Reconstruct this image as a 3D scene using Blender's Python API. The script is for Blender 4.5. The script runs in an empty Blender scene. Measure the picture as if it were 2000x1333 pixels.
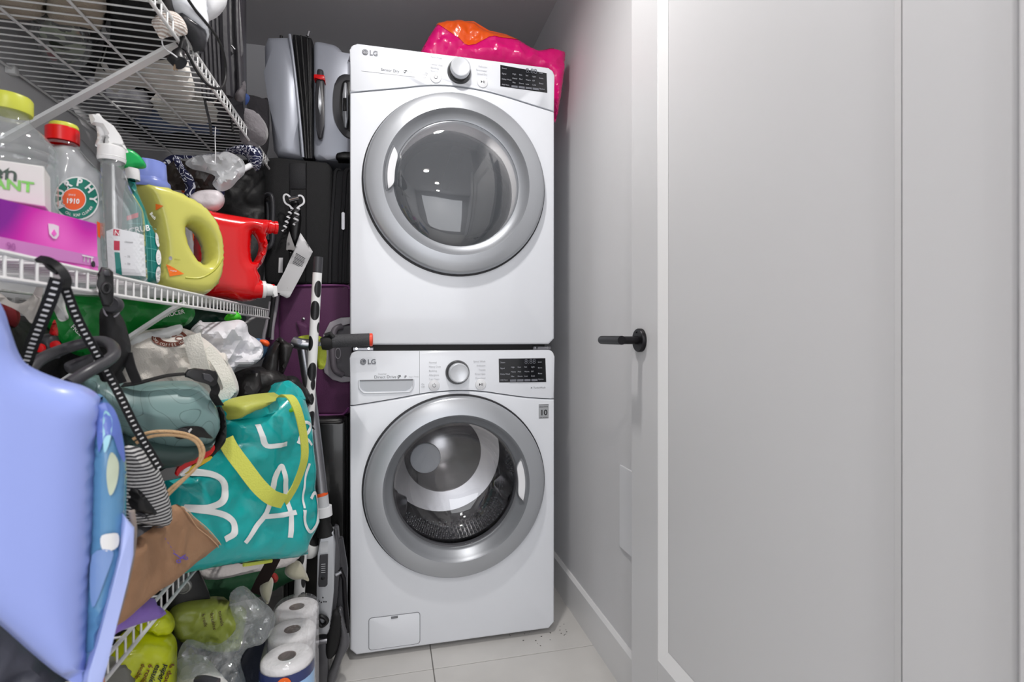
import bpy, bmesh, math, random
import numpy as np
from mathutils import Vector, Matrix, noise
from mathutils.geometry import delaunay_2d_cdt
random.seed(7)
sc = bpy.context.scene
COL = sc.collection
PI = math.pi
# ---------------------------------------------------------------- camera
YAW = math.radians(13.5)
SY, CY, FP = math.sin(YAW), math.cos(YAW), 1010.0
EYE = Vector((0, 0, 1.04))
cam = bpy.data.objects.new('camera', bpy.data.cameras.new('camera'))
COL.objects.link(cam)
cam.location = EYE
cam.rotation_euler = (PI / 2, 0, -YAW)
cam.data.sensor_width = 36
cam.data.lens = FP / 2000 * 36
cam.data.shift_y = -9.5 / 2000
cam.data.clip_start = 0.02
cam.data.dof.use_dof = True
cam.data.dof.focus_distance = 1.7
cam.data.dof.aperture_fstop = 5.6
sc.camera = cam
# ---------------------------------------------------------------- world, exposure
w = bpy.data.worlds.new('world'); sc.world = w; w.use_nodes = True
w.node_tree.nodes['Background'].inputs[0].default_value = (0.8, 0.85, 1, 1)
w.node_tree.nodes['Background'].inputs[1].default_value = 0.12
vs = sc.view_settings
vs.view_transform = 'Standard'; vs.look = 'None'; vs.gamma = 1; vs.use_curve_mapping = False
vs.exposure = 0.0
# ---------------------------------------------------------------- lights (ceiling downlights, added hall fill)
def area(name, loc, size, power, col=(1, .97, .94), shape='DISK', rot=(0, 0, 0), size_y=None, spread=180):
    l = bpy.data.lights.new(name, 'AREA'); l.shape = shape; l.size = size
    if size_y: l.size_y = size_y
    l.energy = power; l.color = col; l.spread = math.radians(spread)
    o = bpy.data.objects.new(name, l); COL.objects.link(o); o.location = loc; o.rotation_euler = rot
    return o
area('closet_downlight_lamp', (.10, 1.05, 2.405), .11, 12.5, spread=165)
HALL = [(-.15, -.55), (.1, -1.5), (.1, -2.4)]
for hx, hy in HALL:
    area('hall_downlight_lamp', (hx, hy, 2.405), .13, 12.5, spread=165)
area('hall_fill_light', (0.1, -2.9, 1.3), 1.7, 25, col=(.93, .96, 1), shape='RECTANGLE', rot=(PI / 2, 0, 0), size_y=1.9)  # added soft fill behind the camera to brighten the closet

# ---------------------------------------------------------------- helpers
def lin(c):
    c = c / 255.0
    return c / 12.92 if c <= .04045 else ((c + .055) / 1.055) ** 2.4
def rgb(c): return (lin(c[0]), lin(c[1]), lin(c[2]), 1)
def ray(px, py):
    u = (px - 1000) / FP
    return Vector((SY + CY * u, CY - SY * u, (657 - py) / FP))
def W(px, py, t): return EYE + ray(px, py) * t
def WX(px, py, x): d = ray(px, py); return EYE + d * (x / d.x)
def WY(px, py, y): d = ray(px, py); return EYE + d * (y / d.y)
def WZ(px, py, z): d = ray(px, py); return EYE + d * ((z - EYE.z) / d.z)

MATS = {}
def M(name, col, rough=.5, metal=0, bump=0, bscale=60, var=.04, vscale=6, trans=0, ior=1.45, coat=0, alpha=1, sheen=0, emit=0, subsurf=0):
    if name in MATS: return MATS[name]
    m = bpy.data.materials.new(name); m.use_nodes = True
    nt = m.node_tree; b = nt.nodes['Principled BSDF']
    b.inputs['Base Color'].default_value = rgb(col)
    b.inputs['Roughness'].default_value = rough
    b.inputs['Metallic'].default_value = metal
    b.inputs['IOR'].default_value = ior
    b.inputs['Transmission Weight'].default_value = trans
    b.inputs['Coat Weight'].default_value = coat
    b.inputs['Coat Roughness'].default_value = .08
    b.inputs['Alpha'].default_value = alpha
    b.inputs['Sheen Weight'].default_value = sheen
    if emit:
        b.inputs['Emission Color'].default_value = rgb(col); b.inputs['Emission Strength'].default_value = emit
    tc = nt.nodes.new('ShaderNodeTexCoord')
    if var:
        n = nt.nodes.new('ShaderNodeTexNoise'); n.inputs['Scale'].default_value = vscale; n.inputs['Detail'].default_value = 4
        nt.links.new(tc.outputs['Object'], n.inputs['Vector'])
        r = nt.nodes.new('ShaderNodeMapRange'); r.inputs[3].default_value = 1 - var; r.inputs[4].default_value = 1 + var
        nt.links.new(n.outputs['Fac'], r.inputs[0])
        mx = nt.nodes.new('ShaderNodeVectorMath'); mx.operation = 'SCALE'; mx.inputs[0].default_value = rgb(col)[:3]
        nt.links.new(r.outputs[0], mx.inputs['Scale']); nt.links.new(mx.outputs[0], b.inputs['Base Color'])
    if bump:
        n2 = nt.nodes.new('ShaderNodeTexNoise'); n2.inputs['Scale'].default_value = bscale; n2.inputs['Detail'].default_value = 5
        nt.links.new(tc.outputs['Object'], n2.inputs['Vector'])
        bp = nt.nodes.new('ShaderNodeBump'); bp.inputs['Strength'].default_value = bump; bp.inputs['Distance'].default_value = .01
        nt.links.new(n2.outputs['Fac'], bp.inputs['Height']); nt.links.new(bp.outputs[0], b.inputs['Normal'])
    MATS[name] = m
    return m
def thin(name, tint, ior=1.45, dif=0, col=(230, 232, 235), rough=.03, bump=0, bscale=40):
    """thin clear plastic or pane: lets light straight through, mirrors by fresnel, optional milky share"""
    if name in MATS: return MATS[name]
    m = bpy.data.materials.new(name); m.use_nodes = True; nt = m.node_tree; nt.nodes.clear(); N = nt.nodes.new; K = nt.links.new
    out = N('ShaderNodeOutputMaterial'); tr = N('ShaderNodeBsdfTransparent'); tr.inputs[0].default_value = (*tint, 1)
    gl = N('ShaderNodeBsdfGlossy'); gl.inputs['Roughness'].default_value = rough; gl.inputs[0].default_value = (1, 1, 1, 1)
    df = N('ShaderNodeBsdfDiffuse'); df.inputs[0].default_value = rgb(col)
    lw = N('ShaderNodeLayerWeight'); lw.inputs[0].default_value = .5
    pw = N('ShaderNodeMath'); pw.operation = 'POWER'; pw.inputs[1].default_value = 5; K(lw.outputs['Facing'], pw.inputs[0])
    fr_ = N('ShaderNodeMath'); fr_.operation = 'MULTIPLY_ADD'; K(pw.outputs[0], fr_.inputs[0]); f0 = ((ior - 1) / (ior + 1)) ** 2
    fr_.inputs[1].default_value = (1 - f0) * .6; fr_.inputs[2].default_value = f0 * 1.6
    m1 = N('ShaderNodeMixShader'); m1.inputs[0].default_value = dif; K(tr.outputs[0], m1.inputs[1]); K(df.outputs[0], m1.inputs[2])
    m2 = N('ShaderNodeMixShader'); K(fr_.outputs[0], m2.inputs[0]); K(m1.outputs[0], m2.inputs[1]); K(gl.outputs[0], m2.inputs[2]); K(m2.outputs[0], out.inputs[0])
    if bump:
        tc = N('ShaderNodeTexCoord'); n2 = N('ShaderNodeTexNoise'); n2.inputs['Scale'].default_value = bscale; K(tc.outputs['Object'], n2.inputs['Vector'])
        bp = N('ShaderNodeBump'); bp.inputs['Strength'].default_value = bump; bp.inputs['Distance'].default_value = .01; K(n2.outputs['Fac'], bp.inputs['Height'])
        K(bp.outputs[0], gl.inputs['Normal']); K(bp.outputs[0], lw.inputs['Normal']); K(bp.outputs[0], df.inputs['Normal'])
    MATS[name] = m; return m
def pattern(m, kind, c1, c2, scale=20, thr=.5, width=.02, vec=(1, 1, 1), detail=1):
    """two-colour printed patterns: noise blotches, stripes, contour lines, grid, gradient"""
    nt = m.node_tree; b = nt.nodes['Principled BSDF']
    tc = nt.nodes.new('ShaderNodeTexCoord'); mp = nt.nodes.new('ShaderNodeMapping')
    mp.inputs['Scale'].default_value = vec
    nt.links.new(tc.outputs['Object'], mp.inputs[0])
    cr = nt.nodes.new('ShaderNodeValToRGB')
    cr.color_ramp.elements[0].color = rgb(c1); cr.color_ramp.elements[1].color = rgb(c2)
    if kind == 'blotch':
        n = nt.nodes.new('ShaderNodeTexNoise'); n.inputs['Scale'].default_value = scale; n.inputs['Detail'].default_value = detail
        src = n.outputs['Fac']; nt.links.new(mp.outputs[0], n.inputs['Vector'])
        cr.color_ramp.elements[0].position = thr - .01; cr.color_ramp.elements[1].position = thr + .01
    elif kind == 'cow':
        n = nt.nodes.new('ShaderNodeTexVoronoi'); n.inputs['Scale'].default_value = scale
        src = n.outputs['Distance']; nt.links.new(mp.outputs[0], n.inputs['Vector'])
        cr.color_ramp.elements[0].position = thr - .015; cr.color_ramp.elements[1].position = thr + .015
    elif kind == 'stripe':
        n = nt.nodes.new('ShaderNodeTexWave'); n.inputs['Scale'].default_value = scale; n.inputs['Distortion'].default_value = width
        n.bands_direction = 'Z'
        src = n.outputs['Fac']; nt.links.new(mp.outputs[0], n.inputs['Vector'])
        cr.color_ramp.elements[0].position = thr - .08; cr.color_ramp.elements[1].position = thr + .08
    elif kind == 'contour':
        n = nt.nodes.new('ShaderNodeTexNoise'); n.inputs['Scale'].default_value = scale; n.inputs['Detail'].default_value = 0
        nt.links.new(mp.outputs[0], n.inputs['Vector'])
        k = nt.nodes.new('ShaderNodeMath'); k.operation = 'MULTIPLY'; k.inputs[1].default_value = 9
        f = nt.nodes.new('ShaderNodeMath'); f.operation = 'FRACT'
        nt.links.new(n.outputs['Fac'], k.inputs[0]); nt.links.new(k.outputs[0], f.inputs[0]); src = f.outputs[0]
        cr.color_ramp.elements[0].position = 0; cr.color_ramp.elements[1].position = width
        e = cr.color_ramp.elements[1]; e2 = cr.color_ramp.elements.new(1 - width); e2.color = rgb(c2)
        e3 = cr.color_ramp.elements.new(1); e3.color = rgb(c1)
    elif kind == 'swirl':
        n = nt.nodes.new('ShaderNodeTexNoise'); n.inputs['Scale'].default_value = scale; n.inputs['Detail'].default_value = 1
        n.inputs['Distortion'].default_value = 1.5
        nt.links.new(mp.outputs[0], n.inputs['Vector'])
        k = nt.nodes.new('ShaderNodeMath'); k.operation = 'MULTIPLY'; k.inputs[1].default_value = 6
        f = nt.nodes.new('ShaderNodeMath'); f.operation = 'FRACT'
        nt.links.new(n.outputs['Fac'], k.inputs[0]); nt.links.new(k.outputs[0], f.inputs[0]); src = f.outputs[0]
        cr.color_ramp.elements[0].position = thr; cr.color_ramp.elements[1].position = thr + .05
    elif kind == 'grad':
        n = nt.nodes.new('ShaderNodeTexNoise'); n.inputs['Scale'].default_value = scale; n.inputs['Detail'].default_value = 0
        src = n.outputs['Fac']; nt.links.new(mp.outputs[0], n.inputs['Vector'])
        cr.color_ramp.elements[0].position = .35; cr.color_ramp.elements[1].position = .65
    nt.links.new(src, cr.inputs[0])
    nt.links.new(cr.outputs[0], b.inputs['Base Color'])
    return m

def tag(o, label=None, cat=None, group=None, kind=None):
    if label: o['label'] = label
    if cat: o['category'] = cat
    if group: o['group'] = group
    if kind: o['kind'] = kind
    return o
def empty(name, loc, label=None, cat=None, group=None):
    o = bpy.data.objects.new(name, None); COL.objects.link(o); o.location = loc
    o.empty_display_size = .05
    return tag(o, label, cat, group)
def wloc(o):
    v = Vector(o.location)
    while o.parent: o = o.parent; v = v + Vector(o.location)
    return v
def obj(name, bm, mat, parent=None, smooth=40, loc=None, solid=0, label=None):
    """link a bmesh given in WORLD coordinates as one object under its parent"""
    me = bpy.data.meshes.new(name)
    bmesh.ops.recalc_face_normals(bm, faces=bm.faces)
    vs_ = [v.co for v in bm.verts]
    if parent is not None: base = wloc(parent)
    elif loc is not None: base = Vector(loc)
    else:
        zs = min(v.z for v in vs_); cx = sum(v.x for v in vs_) / len(vs_); cy = sum(v.y for v in vs_) / len(vs_)
        base = Vector((cx, cy, zs))
    for v in bm.verts: v.co -= base
    bm.to_mesh(me); bm.free()
    if smooth:
        for p in me.polygons: p.use_smooth = True
        me.set_sharp_from_angle(angle=math.radians(smooth))
    me.materials.append(mat)
    o = bpy.data.objects.new(name, me); COL.objects.link(o)
    if parent is not None: o.parent = parent
    else: o.location = base
    if solid:
        md = o.modifiers.new('solid', 'SOLIDIFY'); md.thickness = solid; md.offset = 0
    if label: o['label'] = label
    return o
def box(bm, x0, x1, y0, y1, z0, z1, bev=0, seg=2, rot=None, piv=None):
    r = bmesh.ops.create_cube(bm, size=1)
    vs_ = r['verts']
    for v in vs_:
        v.co = Vector(((x0 + x1) / 2 + v.co.x * (x1 - x0), (y0 + y1) / 2 + v.co.y * (y1 - y0), (z0 + z1) / 2 + v.co.z * (z1 - z0)))
    if bev:
        ed = list({e for v in vs_ for e in v.link_edges})
        r2 = bmesh.ops.bevel(bm, geom=ed, offset=bev, segments=seg, profile=.5, affect='EDGES')
        vs_ = list({v for f in r2['faces'] for v in f.verts} | {v for v in vs_ if v.is_valid})
    if rot is not None:
        p = piv if piv is not None else Vector(((x0 + x1) / 2, (y0 + y1) / 2, (z0 + z1) / 2))
        for v in vs_: v.co = p + rot @ (v.co - p)
    return bm
def B(*a, **k): return box(bmesh.new(), *a, **k)
def tube(bm, pts, r, seg=8, closed=False, flat=None, caps=True):
    """tube along points; r number or list; flat=(width, thick, up) makes a ribbon-like rectangular section"""
    pts = [Vector(p) for p in pts]; n = len(pts); rings = []
    up = Vector((0, 0, 1)); prev = None
    for i, p in enumerate(pts):
        if closed: d = pts[(i + 1) % n] - pts[(i - 1) % n]
        else: d = pts[min(i + 1, n - 1)] - pts[max(i - 1, 0)]
        if d.length < 1e-9: d = Vector((0, 0, 1))
        d.normalize()
        if prev is None:
            a = (Vector(flat[2]) if flat else up)
            if abs(a.dot(d)) > .95: a = Vector((1, 0, 0))
            s = d.cross(a).normalized()
        else:
            s = (prev - d * prev.dot(d))
            s = s.normalized() if s.length > 1e-6 else d.orthogonal().normalized()
        prev = s; t = s.cross(d).normalized()
        rr = r[i] if isinstance(r, (list, tuple)) else r
        ring = []
        if flat:
            wd, th = flat[0] / 2, flat[1] / 2
            for a, b in ((1, 1), (-1, 1), (-1, -1), (1, -1)): ring.append(bm.verts.new(p + s * a * wd * rr + t * b * th))
        else:
            for k in range(seg):
                an = 2 * PI * k / seg; ring.append(bm.verts.new(p + (s * math.cos(an) + t * math.sin(an)) * rr))
        rings.append(ring)
    m = len(rings[0])
    for i in range(n if closed else n - 1):
        A, Bq = rings[i], rings[(i + 1) % n]
        for k in range(m): bm.faces.new((A[k], A[(k + 1) % m], Bq[(k + 1) % m], Bq[k]))
    if caps and not closed:
        bm.faces.new(rings[0][::-1]); bm.faces.new(rings[-1])
    return bm
def T(*a, **k): return tube(bmesh.new(), *a, **k)
def smooth_path(pts, n=6, closed=False):
    pts = [Vector(p) for p in pts]; out = []; N = len(pts)
    rng = N if closed else N - 1
    for i in range(rng):
        p0 = pts[(i - 1) % N] if closed else pts[max(i - 1, 0)]
        p1 = pts[i]; p2 = pts[(i + 1) % N]
        p3 = pts[(i + 2) % N] if closed else pts[min(i + 2, N - 1)]
        for k in range(n):
            t = k / n
            out.append(.5 * ((2 * p1) + (p2 - p0) * t + (2 * p0 - 5 * p1 + 4 * p2 - p3) * t * t + (3 * p1 - p0 - 3 * p2 + p3) * t ** 3))
    if not closed: out.append(pts[-1])
    return out
def lathe(bm, prof, c, axis='z', seg=32, a0=0, a1=2 * PI, closed=False, sx=1, sy=1, R=None):
    """prof: (radius, height along axis) about centre c. axis z, or y (height measured towards -y)"""
    c = Vector(c); full = abs(a1 - a0 - 2 * PI) < 1e-6
    n = seg if full else seg + 1; rings = []
    for r, h in prof:
        ring = []
        for k in range(n):
            a = a0 + (a1 - a0) * k / seg
            ca, sa = math.cos(a) * r * sx, math.sin(a) * r * sy
            v = Vector((ca, sa, h)) if axis == 'z' else Vector((ca, -h, sa))
            if R is not None: v = R @ v
            ring.append(bm.verts.new(c + v))
        rings.append(ring)
    m = len(rings)
    for i in range(m if closed else m - 1):
        A, Bq = rings[i], rings[(i + 1) % m]
        for k in range(seg): bm.faces.new((A[k], A[(k + 1) % n], Bq[(k + 1) % n], Bq[k]))
    bmesh.ops.remove_doubles(bm, verts=bm.verts, dist=1e-6)
    return bm
def L(*a, **k): return lathe(bmesh.new(), *a, **k)

class Frame:
    """a vertical (or tilted) working plane: origin, horizontal u, up v, normal n"""
    xmax = None
    def __init__(s, o, a=0, tilt=0):
        s.o = Vector(o); a = math.radians(a); s.u = Vector((math.cos(a), math.sin(a), 0))
        s.n = Vector((math.sin(a), -math.cos(a), 0)); s.v = Vector((0, 0, 1))
        if tilt:
            q = Matrix.Rotation(math.radians(tilt), 3, s.u); s.v = q @ s.v; s.n = q @ s.n
    def ab(s, px, py):
        d = ray(px, py); t = (s.o - EYE).dot(s.n) / d.dot(s.n); p = EYE + d * t - s.o
        a_ = p.dot(s.u)
        return (min(a_, s.xmax) if s.xmax is not None else a_, p.dot(s.v))
    def P(s, a, b, h=0): return s.o + s.u * a + s.v * b + s.n * h
    def px(s, px, py, h=0): return s.P(*s.ab(px, py), h)
def inpoly(x, y, poly):
    r = np.zeros(len(x), bool); P_ = np.array(poly); n = len(P_); j = n - 1
    for i in range(n):
        xi, yi = P_[i]; xj, yj = P_[j]
        c = ((yi > y) != (yj > y)) & (x < (xj - xi) * (y - yi) / ((yj - yi) + 1e-15) + xi)
        r ^= c; j = i
    return r
def bdist(x, y, loops):
    d = np.full(len(x), 9.0)
    for lp in loops:
        P_ = np.array(lp); Q = np.roll(P_, -1, 0)
        for (ax, ay), (bx, by) in zip(P_, Q):
            ex, ey = bx - ax, by - ay; l2 = ex * ex + ey * ey + 1e-12
            t = np.clip(((x - ax) * ex + (y - ay) * ey) / l2, 0, 1)
            d = np.minimum(d, np.hypot(x - ax - t * ex, y - ay - t * ey))
    return d
def resample(lp, s):
    out = []; n = len(lp)
    for i in range(n):
        a, b = lp[i], lp[(i + 1) % n]; l = math.hypot(b[0] - a[0], b[1] - a[1]); k = max(1, int(round(l / s)))
        for j in range(k): out.append((a[0] + (b[0] - a[0]) * j / k, a[1] + (b[1] - a[1]) * j / k))
    return out
def curve2(lp, n=4):
    return [(p.x, p.y) for p in smooth_path([(a, b, 0) for a, b in lp], n, True)]
def _h(i, j, s): 
    v = math.sin(i * 127.1 + j * 311.7 + s * 74.7) * 43758.5453
    return v - math.floor(v)
def crumple(x, y, s):
    """piecewise linear noise: flat facets meeting in creases"""
    x += .45 * noise.noise(Vector((x * .7, y * .7, s))); y += .45 * noise.noise(Vector((x * .7 + 9, y * .7, s + 3)))
    u = x - y * .57735; v = y * 1.1547
    i, j = math.floor(u), math.floor(v); fu, fv = u - i, v - j
    if fu + fv < 1: return _h(i, j, s) * (1 - fu - fv) + _h(i + 1, j, s) * fu + _h(i, j + 1, s) * fv
    return _h(i + 1, j + 1, s) * (fu + fv - 1) + _h(i, j + 1, s) * (1 - fu) + _h(i + 1, j, s) * (1 - fv)
class Inflate:
    """closed padded body whose outline lies in a frame; rounded over distance D, thickness tf towards the viewer, tb behind"""
    def __init__(s, fr, outline, tf=.03, tb=.03, D=.03, res=.008, holes=(), soft=True, fold=0, fscale=12, seed=0, p=2.0, stretch=(1, 1), bulge=None):
        s.fr = fr; s.tf = tf; s.tb = tb; s.D = D; s.fold = fold; s.fs = fscale; s.seed = seed; s.p = p; s.st = stretch; s.bulge = bulge
        lo = [fr.ab(*q) for q in outline]; s.raw = lo
        if soft: lo = curve2(lo)
        hs = [curve2([fr.ab(*q) for q in h]) for h in holes]
        s.loops = [resample(lo, res)] + [resample(h, res) for h in hs]
        xs = [q[0] for q in s.loops[0]]; ys = [q[1] for q in s.loops[0]]
        s.c = ((min(xs) + max(xs)) / 2, (min(ys) + max(ys)) / 2); s.half = (max(xs) - min(xs)) / 2, (max(ys) - min(ys)) / 2
        gx, gy = np.meshgrid(np.arange(min(xs), max(xs), res), np.arange(min(ys), max(ys), res * .87))
        gx[1::2] += res / 2; gx = gx.ravel(); gy = gy.ravel()
        ins = inpoly(gx, gy, s.loops[0])
        for h in s.loops[1:]: ins &= ~inpoly(gx, gy, h)
        gx, gy = gx[ins], gy[ins]; d = bdist(gx, gy, s.loops); k = d > res * .55; gx, gy = gx[k], gy[k]
        pts = []; edges = []
        for lp in s.loops:
            b0 = len(pts); pts += lp; edges += [(b0 + i, b0 + (i + 1) % len(lp)) for i in range(len(lp))]
        pts += list(zip(gx.tolist(), gy.tolist()))
        V, E_, F_, *_ = delaunay_2d_cdt([Vector(q) for q in pts], edges, [], 0, 1e-7)
        V = np.array([(q.x, q.y) for q in V]); F_ = np.array([list(f)[:3] for f in F_])
        cc = V[F_].mean(1); ok = inpoly(cc[:, 0], cc[:, 1], s.loops[0])
        for h in s.loops[1:]: ok &= ~inpoly(cc[:, 0], cc[:, 1], h)
        s.V = V; s.F = F_[ok]
        s.d = bdist(V[:, 0], V[:, 1], s.loops)
    def prof(s, d): return (1 - (1 - np.minimum(d / s.D, 1)) ** s.p) ** (1 / s.p)
    def wr(s, a, b, side=0):
        if not s.fold: return 0
        if s.fold < 0:
            A, Bc = a * s.fs * s.st[0] + side * 31, b * s.fs * s.st[1]
            return -s.fold * (crumple(A, Bc, s.seed) + .5 * crumple(A * 2.2, Bc * 2.2, s.seed + 5) + .22 * crumple(A * 5, Bc * 5, s.seed + 8) - .86)
        q = Vector((a * s.fs * s.st[0] + s.seed * 3.7, b * s.fs * s.st[1] + side * 5, s.seed))
        w1 = Vector((noise.noise(q * .6), noise.noise(q * .6 + Vector((9, 3, 1))), 0))
        q2 = q + w1 * 1.2
        n1 = 1 - 2 * abs(noise.noise(q2)); n2 = 1 - 2 * abs(noise.noise(q2 * 2.3 + Vector((4, 4, 4))))
        return s.fold * (n1 * .7 + n2 * .35 - .5)
    def height(s, a, b, d=None):
        if d is None: d = float(bdist(np.array([a]), np.array([b]), s.loops)[0])
        k = float(s.prof(np.array([d]))[0])
        h = s.tf * k + s.wr(a, b) * k
        if s.bulge: h += s.bulge(a, b) * k
        return h
    def bm(s):
        bm = bmesh.new(); on = s.d < 1e-6
        kf = s.prof(s.d); fr = []; bk = []
        for i, (a, b) in enumerate(s.V):
            f = bm.verts.new(s.fr.P(a, b, s.height(a, b, s.d[i]) if not on[i] else 0)); fr.append(f)
            if on[i]: bk.append(f)
            else: bk.append(bm.verts.new(s.fr.P(a, b, -(s.tb * kf[i] + s.wr(a, b, 1) * kf[i]))))
        for t in s.F:
            for L_ in (fr, bk[::1]):
                tri = [L_[t[0]], L_[t[1]], L_[t[2]]]
                if L_ is bk: tri = tri[::-1]
                try: bm.faces.new(tri)
                except ValueError: pass
        return bm
    def patch(s, outline, eps=.0015, res=None, soft=True, holes=(), th=0):
        """a printed patch lying on the front surface"""
        q = Inflate(s.fr, outline, 0, 0, .001, res or .006, holes=holes, soft=soft)
        bm = bmesh.new(); vv = []
        dd = bdist(q.V[:, 0], q.V[:, 1], s.loops)
        ins = inpoly(q.V[:, 0], q.V[:, 1], s.loops[0])
        for i, (a, b) in enumerate(q.V):
            vv.append(bm.verts.new(s.fr.P(a, b, (s.height(a, b, dd[i]) if ins[i] else 0) + eps)))
        for t in q.F: bm.faces.new([vv[k] for k in t])
        return bm
    def stroke(s, pts, wpx, eps=.002, n=5, closed=False, res=None):
        """painted stroke of pixel width wpx along pixel points on the front surface"""
        sp = [(p.x, p.y) for p in smooth_path([(x, y, 0) for x, y in pts], n, closed)]
        bm = bmesh.new(); prev = None; first = None
        for i, (x, y) in enumerate(sp):
            j0, j1 = (max(i - 1, 0), min(i + 1, len(sp) - 1)) if not closed else ((i - 1) % len(sp), (i + 1) % len(sp))
            dx, dy = sp[j1][0] - sp[j0][0], sp[j1][1] - sp[j0][1]; l = math.hypot(dx, dy) or 1
            nx, ny = -dy / l * wpx / 2, dx / l * wpx / 2
            row = []
            for k in (-1, -.33, .33, 1):
                a, b = s.fr.ab(x + nx * k, y + ny * k)
                ins = inpoly(np.array([a]), np.array([b]), s.loops[0])[0]
                row.append(bm.verts.new(s.fr.P(a, b, (s.height(a, b) if ins else 0) + eps)))
            if prev:
                for k in range(3): bm.faces.new((prev[k], prev[k + 1], row[k + 1], row[k]))
            else: first = row
            prev = row
        if closed:
            for k in range(3): bm.faces.new((prev[k], prev[k + 1], first[k + 1], first[k]))
        return bm
def plate(fr, pts, depth, bev=.004, seg=3, front=0, soft=False, ispx=True, n=4):
    """prism: outline in frame, extruded backwards by depth, edges rounded"""
    lo = [fr.ab(*q) for q in pts] if ispx else list(pts)
    if soft: lo = curve2(lo, n)
    bm = bmesh.new()
    A = [bm.verts.new(fr.P(a, b, front)) for a, b in lo]; Z = [bm.verts.new(fr.P(a, b, front - depth)) for a, b in lo]
    f1 = bm.faces.new(A); f2 = bm.faces.new(Z[::-1]); n_ = len(lo)
    for i in range(n_): bm.faces.new((A[i], Z[i], Z[(i + 1) % n_], A[(i + 1) % n_]))
    if bev:
        ed = [e for e in bm.edges if e in f1.edges or e in f2.edges] if (soft or n_ > 8) else list(bm.edges)
        bmesh.ops.bevel(bm, geom=ed, offset=bev, segments=seg, profile=.5, affect='EDGES')
    return bm
def rrect(x0, x1, z0, z1, r, n=5):
    out = []
    for cx, cz, a in ((x1 - r, z1 - r, 0), (x0 + r, z1 - r, 90), (x0 + r, z0 + r, 180), (x1 - r, z0 + r, 270)):
        for k in range(n + 1):
            t = math.radians(a + 90 * k / n); out.append((cx + r * math.cos(t), cz + r * math.sin(t)))
    return out
def join(*bms):
    o = bms[0]
    for b in bms[1:]:
        me = bpy.data.meshes.new('tmp'); b.to_mesh(me); b.free(); o.from_mesh(me); bpy.data.meshes.remove(me)
    return o
def text_bm(s, fn, size, bold=.0, align='LEFT', cut=0, spacing=1.0):
    """lettering: glyph outlines filled, every vertex passed through fn(x, y) -> world"""
    c = bpy.data.curves.new('t', 'FONT'); c.body = s; c.size = size; c.align_x = align; c.offset = bold; c.space_character = spacing
    c.resolution_u = 3
    o = bpy.data.objects.new('t', c); me = o.to_mesh(); bm = bmesh.new(); bm.from_mesh(me); o.to_mesh_clear()
    bpy.data.objects.remove(o); bpy.data.curves.remove(c)
    if cut:
        for _ in range(4):
            ed = [e for e in bm.edges if e.calc_length() > cut]
            if not ed: break
            bmesh.ops.subdivide_edges(bm, edges=ed, cuts=1)
        bmesh.ops.triangulate(bm, faces=bm.faces)
    for v in bm.verts: v.co = fn(v.co.x, v.co.y)
    return bm
def text_on(inf, s, p0, p1, mat, parent, hpx=None, bold=0, eps=.0025, cut=.006, name='lettering', spacing=1, up=None, label=None):
    """text on an Inflate surface, baseline from pixel p0 in direction p1, letter height hpx pixels"""
    sc_ = None
    ux, uy = p1[0] - p0[0], p1[1] - p0[1]; l = math.hypot(ux, uy); ux /= l; uy /= l
    vx, vy = (uy, -ux) if up is None else up
    def fn(x, y):
        X = p0[0] + (ux * x + vx * y); Y = p0[1] + (uy * x + vy * y)
        a, b = inf.fr.ab(X, Y)
        ins = inpoly(np.array([a]), np.array([b]), inf.loops[0])[0]
        return inf.fr.P(a, b, (inf.height(a, b) if ins else 0) + eps)
    bm = text_bm(s, fn, hpx / .7, bold * hpx, cut=(6 if cut else 0), spacing=spacing)
    return obj(name, bm, mat, parent, smooth=0, label=label)
def text_flat(fr, s, a, b, size, mat, parent, bold=0, align='LEFT', h=.0012, rot=0, name='lettering', spacing=1, sx=1):
    cr, sr = math.cos(math.radians(rot)), math.sin(math.radians(rot))
    bm = text_bm(s, lambda x, y: fr.P(a + (x * sx * cr - y * sr), b + (x * sx * sr + y * cr), h), size, bold * size, align, spacing=spacing)
    return obj(name, bm, mat, parent, smooth=0)

# common materials
WALLP = M('wall_paint', (218, 218, 220), .55, bump=.04, bscale=250, var=.01)
CEILP = M('ceiling_paint', (200, 198, 200), .8, bump=.03, bscale=200, var=.01)
DOORP = M('door_paint', (212, 212, 214), .42, bump=.02, bscale=30, var=.01)
TILE = M('floor_tile', (203, 201, 198), .35, bump=.03, bscale=8, var=.2, vscale=4)
GROUT = M('grout', (120, 118, 116), .9, var=.1)
ENAM = M('white_enamel', (226, 229, 235), .22, coat=.4, var=.004)
PLASW = M('white_plastic', (228, 229, 232), .35, var=.01)
BLK = M('black_plastic', (22, 22, 24), .38, var=.05)
BLKR = M('black_rubber', (18, 18, 19), .7, bump=.1, var=.05)
GREYP = M('grey_print', (120, 122, 126), .6, var=0)
LGREYP = M('pale_grey_print', (176, 178, 182), .6, var=0)
SILV = M('silver_paint', (178, 181, 186), .33, .45, var=.01)
SILVD = M('dark_silver_paint', (150, 153, 158), .36, .5, var=.01)
CHROME = M('chrome', (205, 205, 208), .12, 1, var=.02)
ALU = M('brushed_aluminium', (150, 150, 155), .32, .95, bump=.02, bscale=120, var=.03)
WIRE = M('white_wire_coating', (222, 222, 222), .35, var=.01)
# ================================================================ ROOM
XL, XR, YB, ZC = -.806, .685, 2.70, 2.44
YH = -3.0
def struct(name, bm, mat, smooth=0):
    return tag(obj(name, bm, mat, smooth=smooth), kind='structure')
# floor: slab plus single tiles with recessed joints (long tiles, two courses in view)
fl = struct('floor', B(-1.3, 1.3, YH, YB, -.06, -.004), GROUT)
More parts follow.
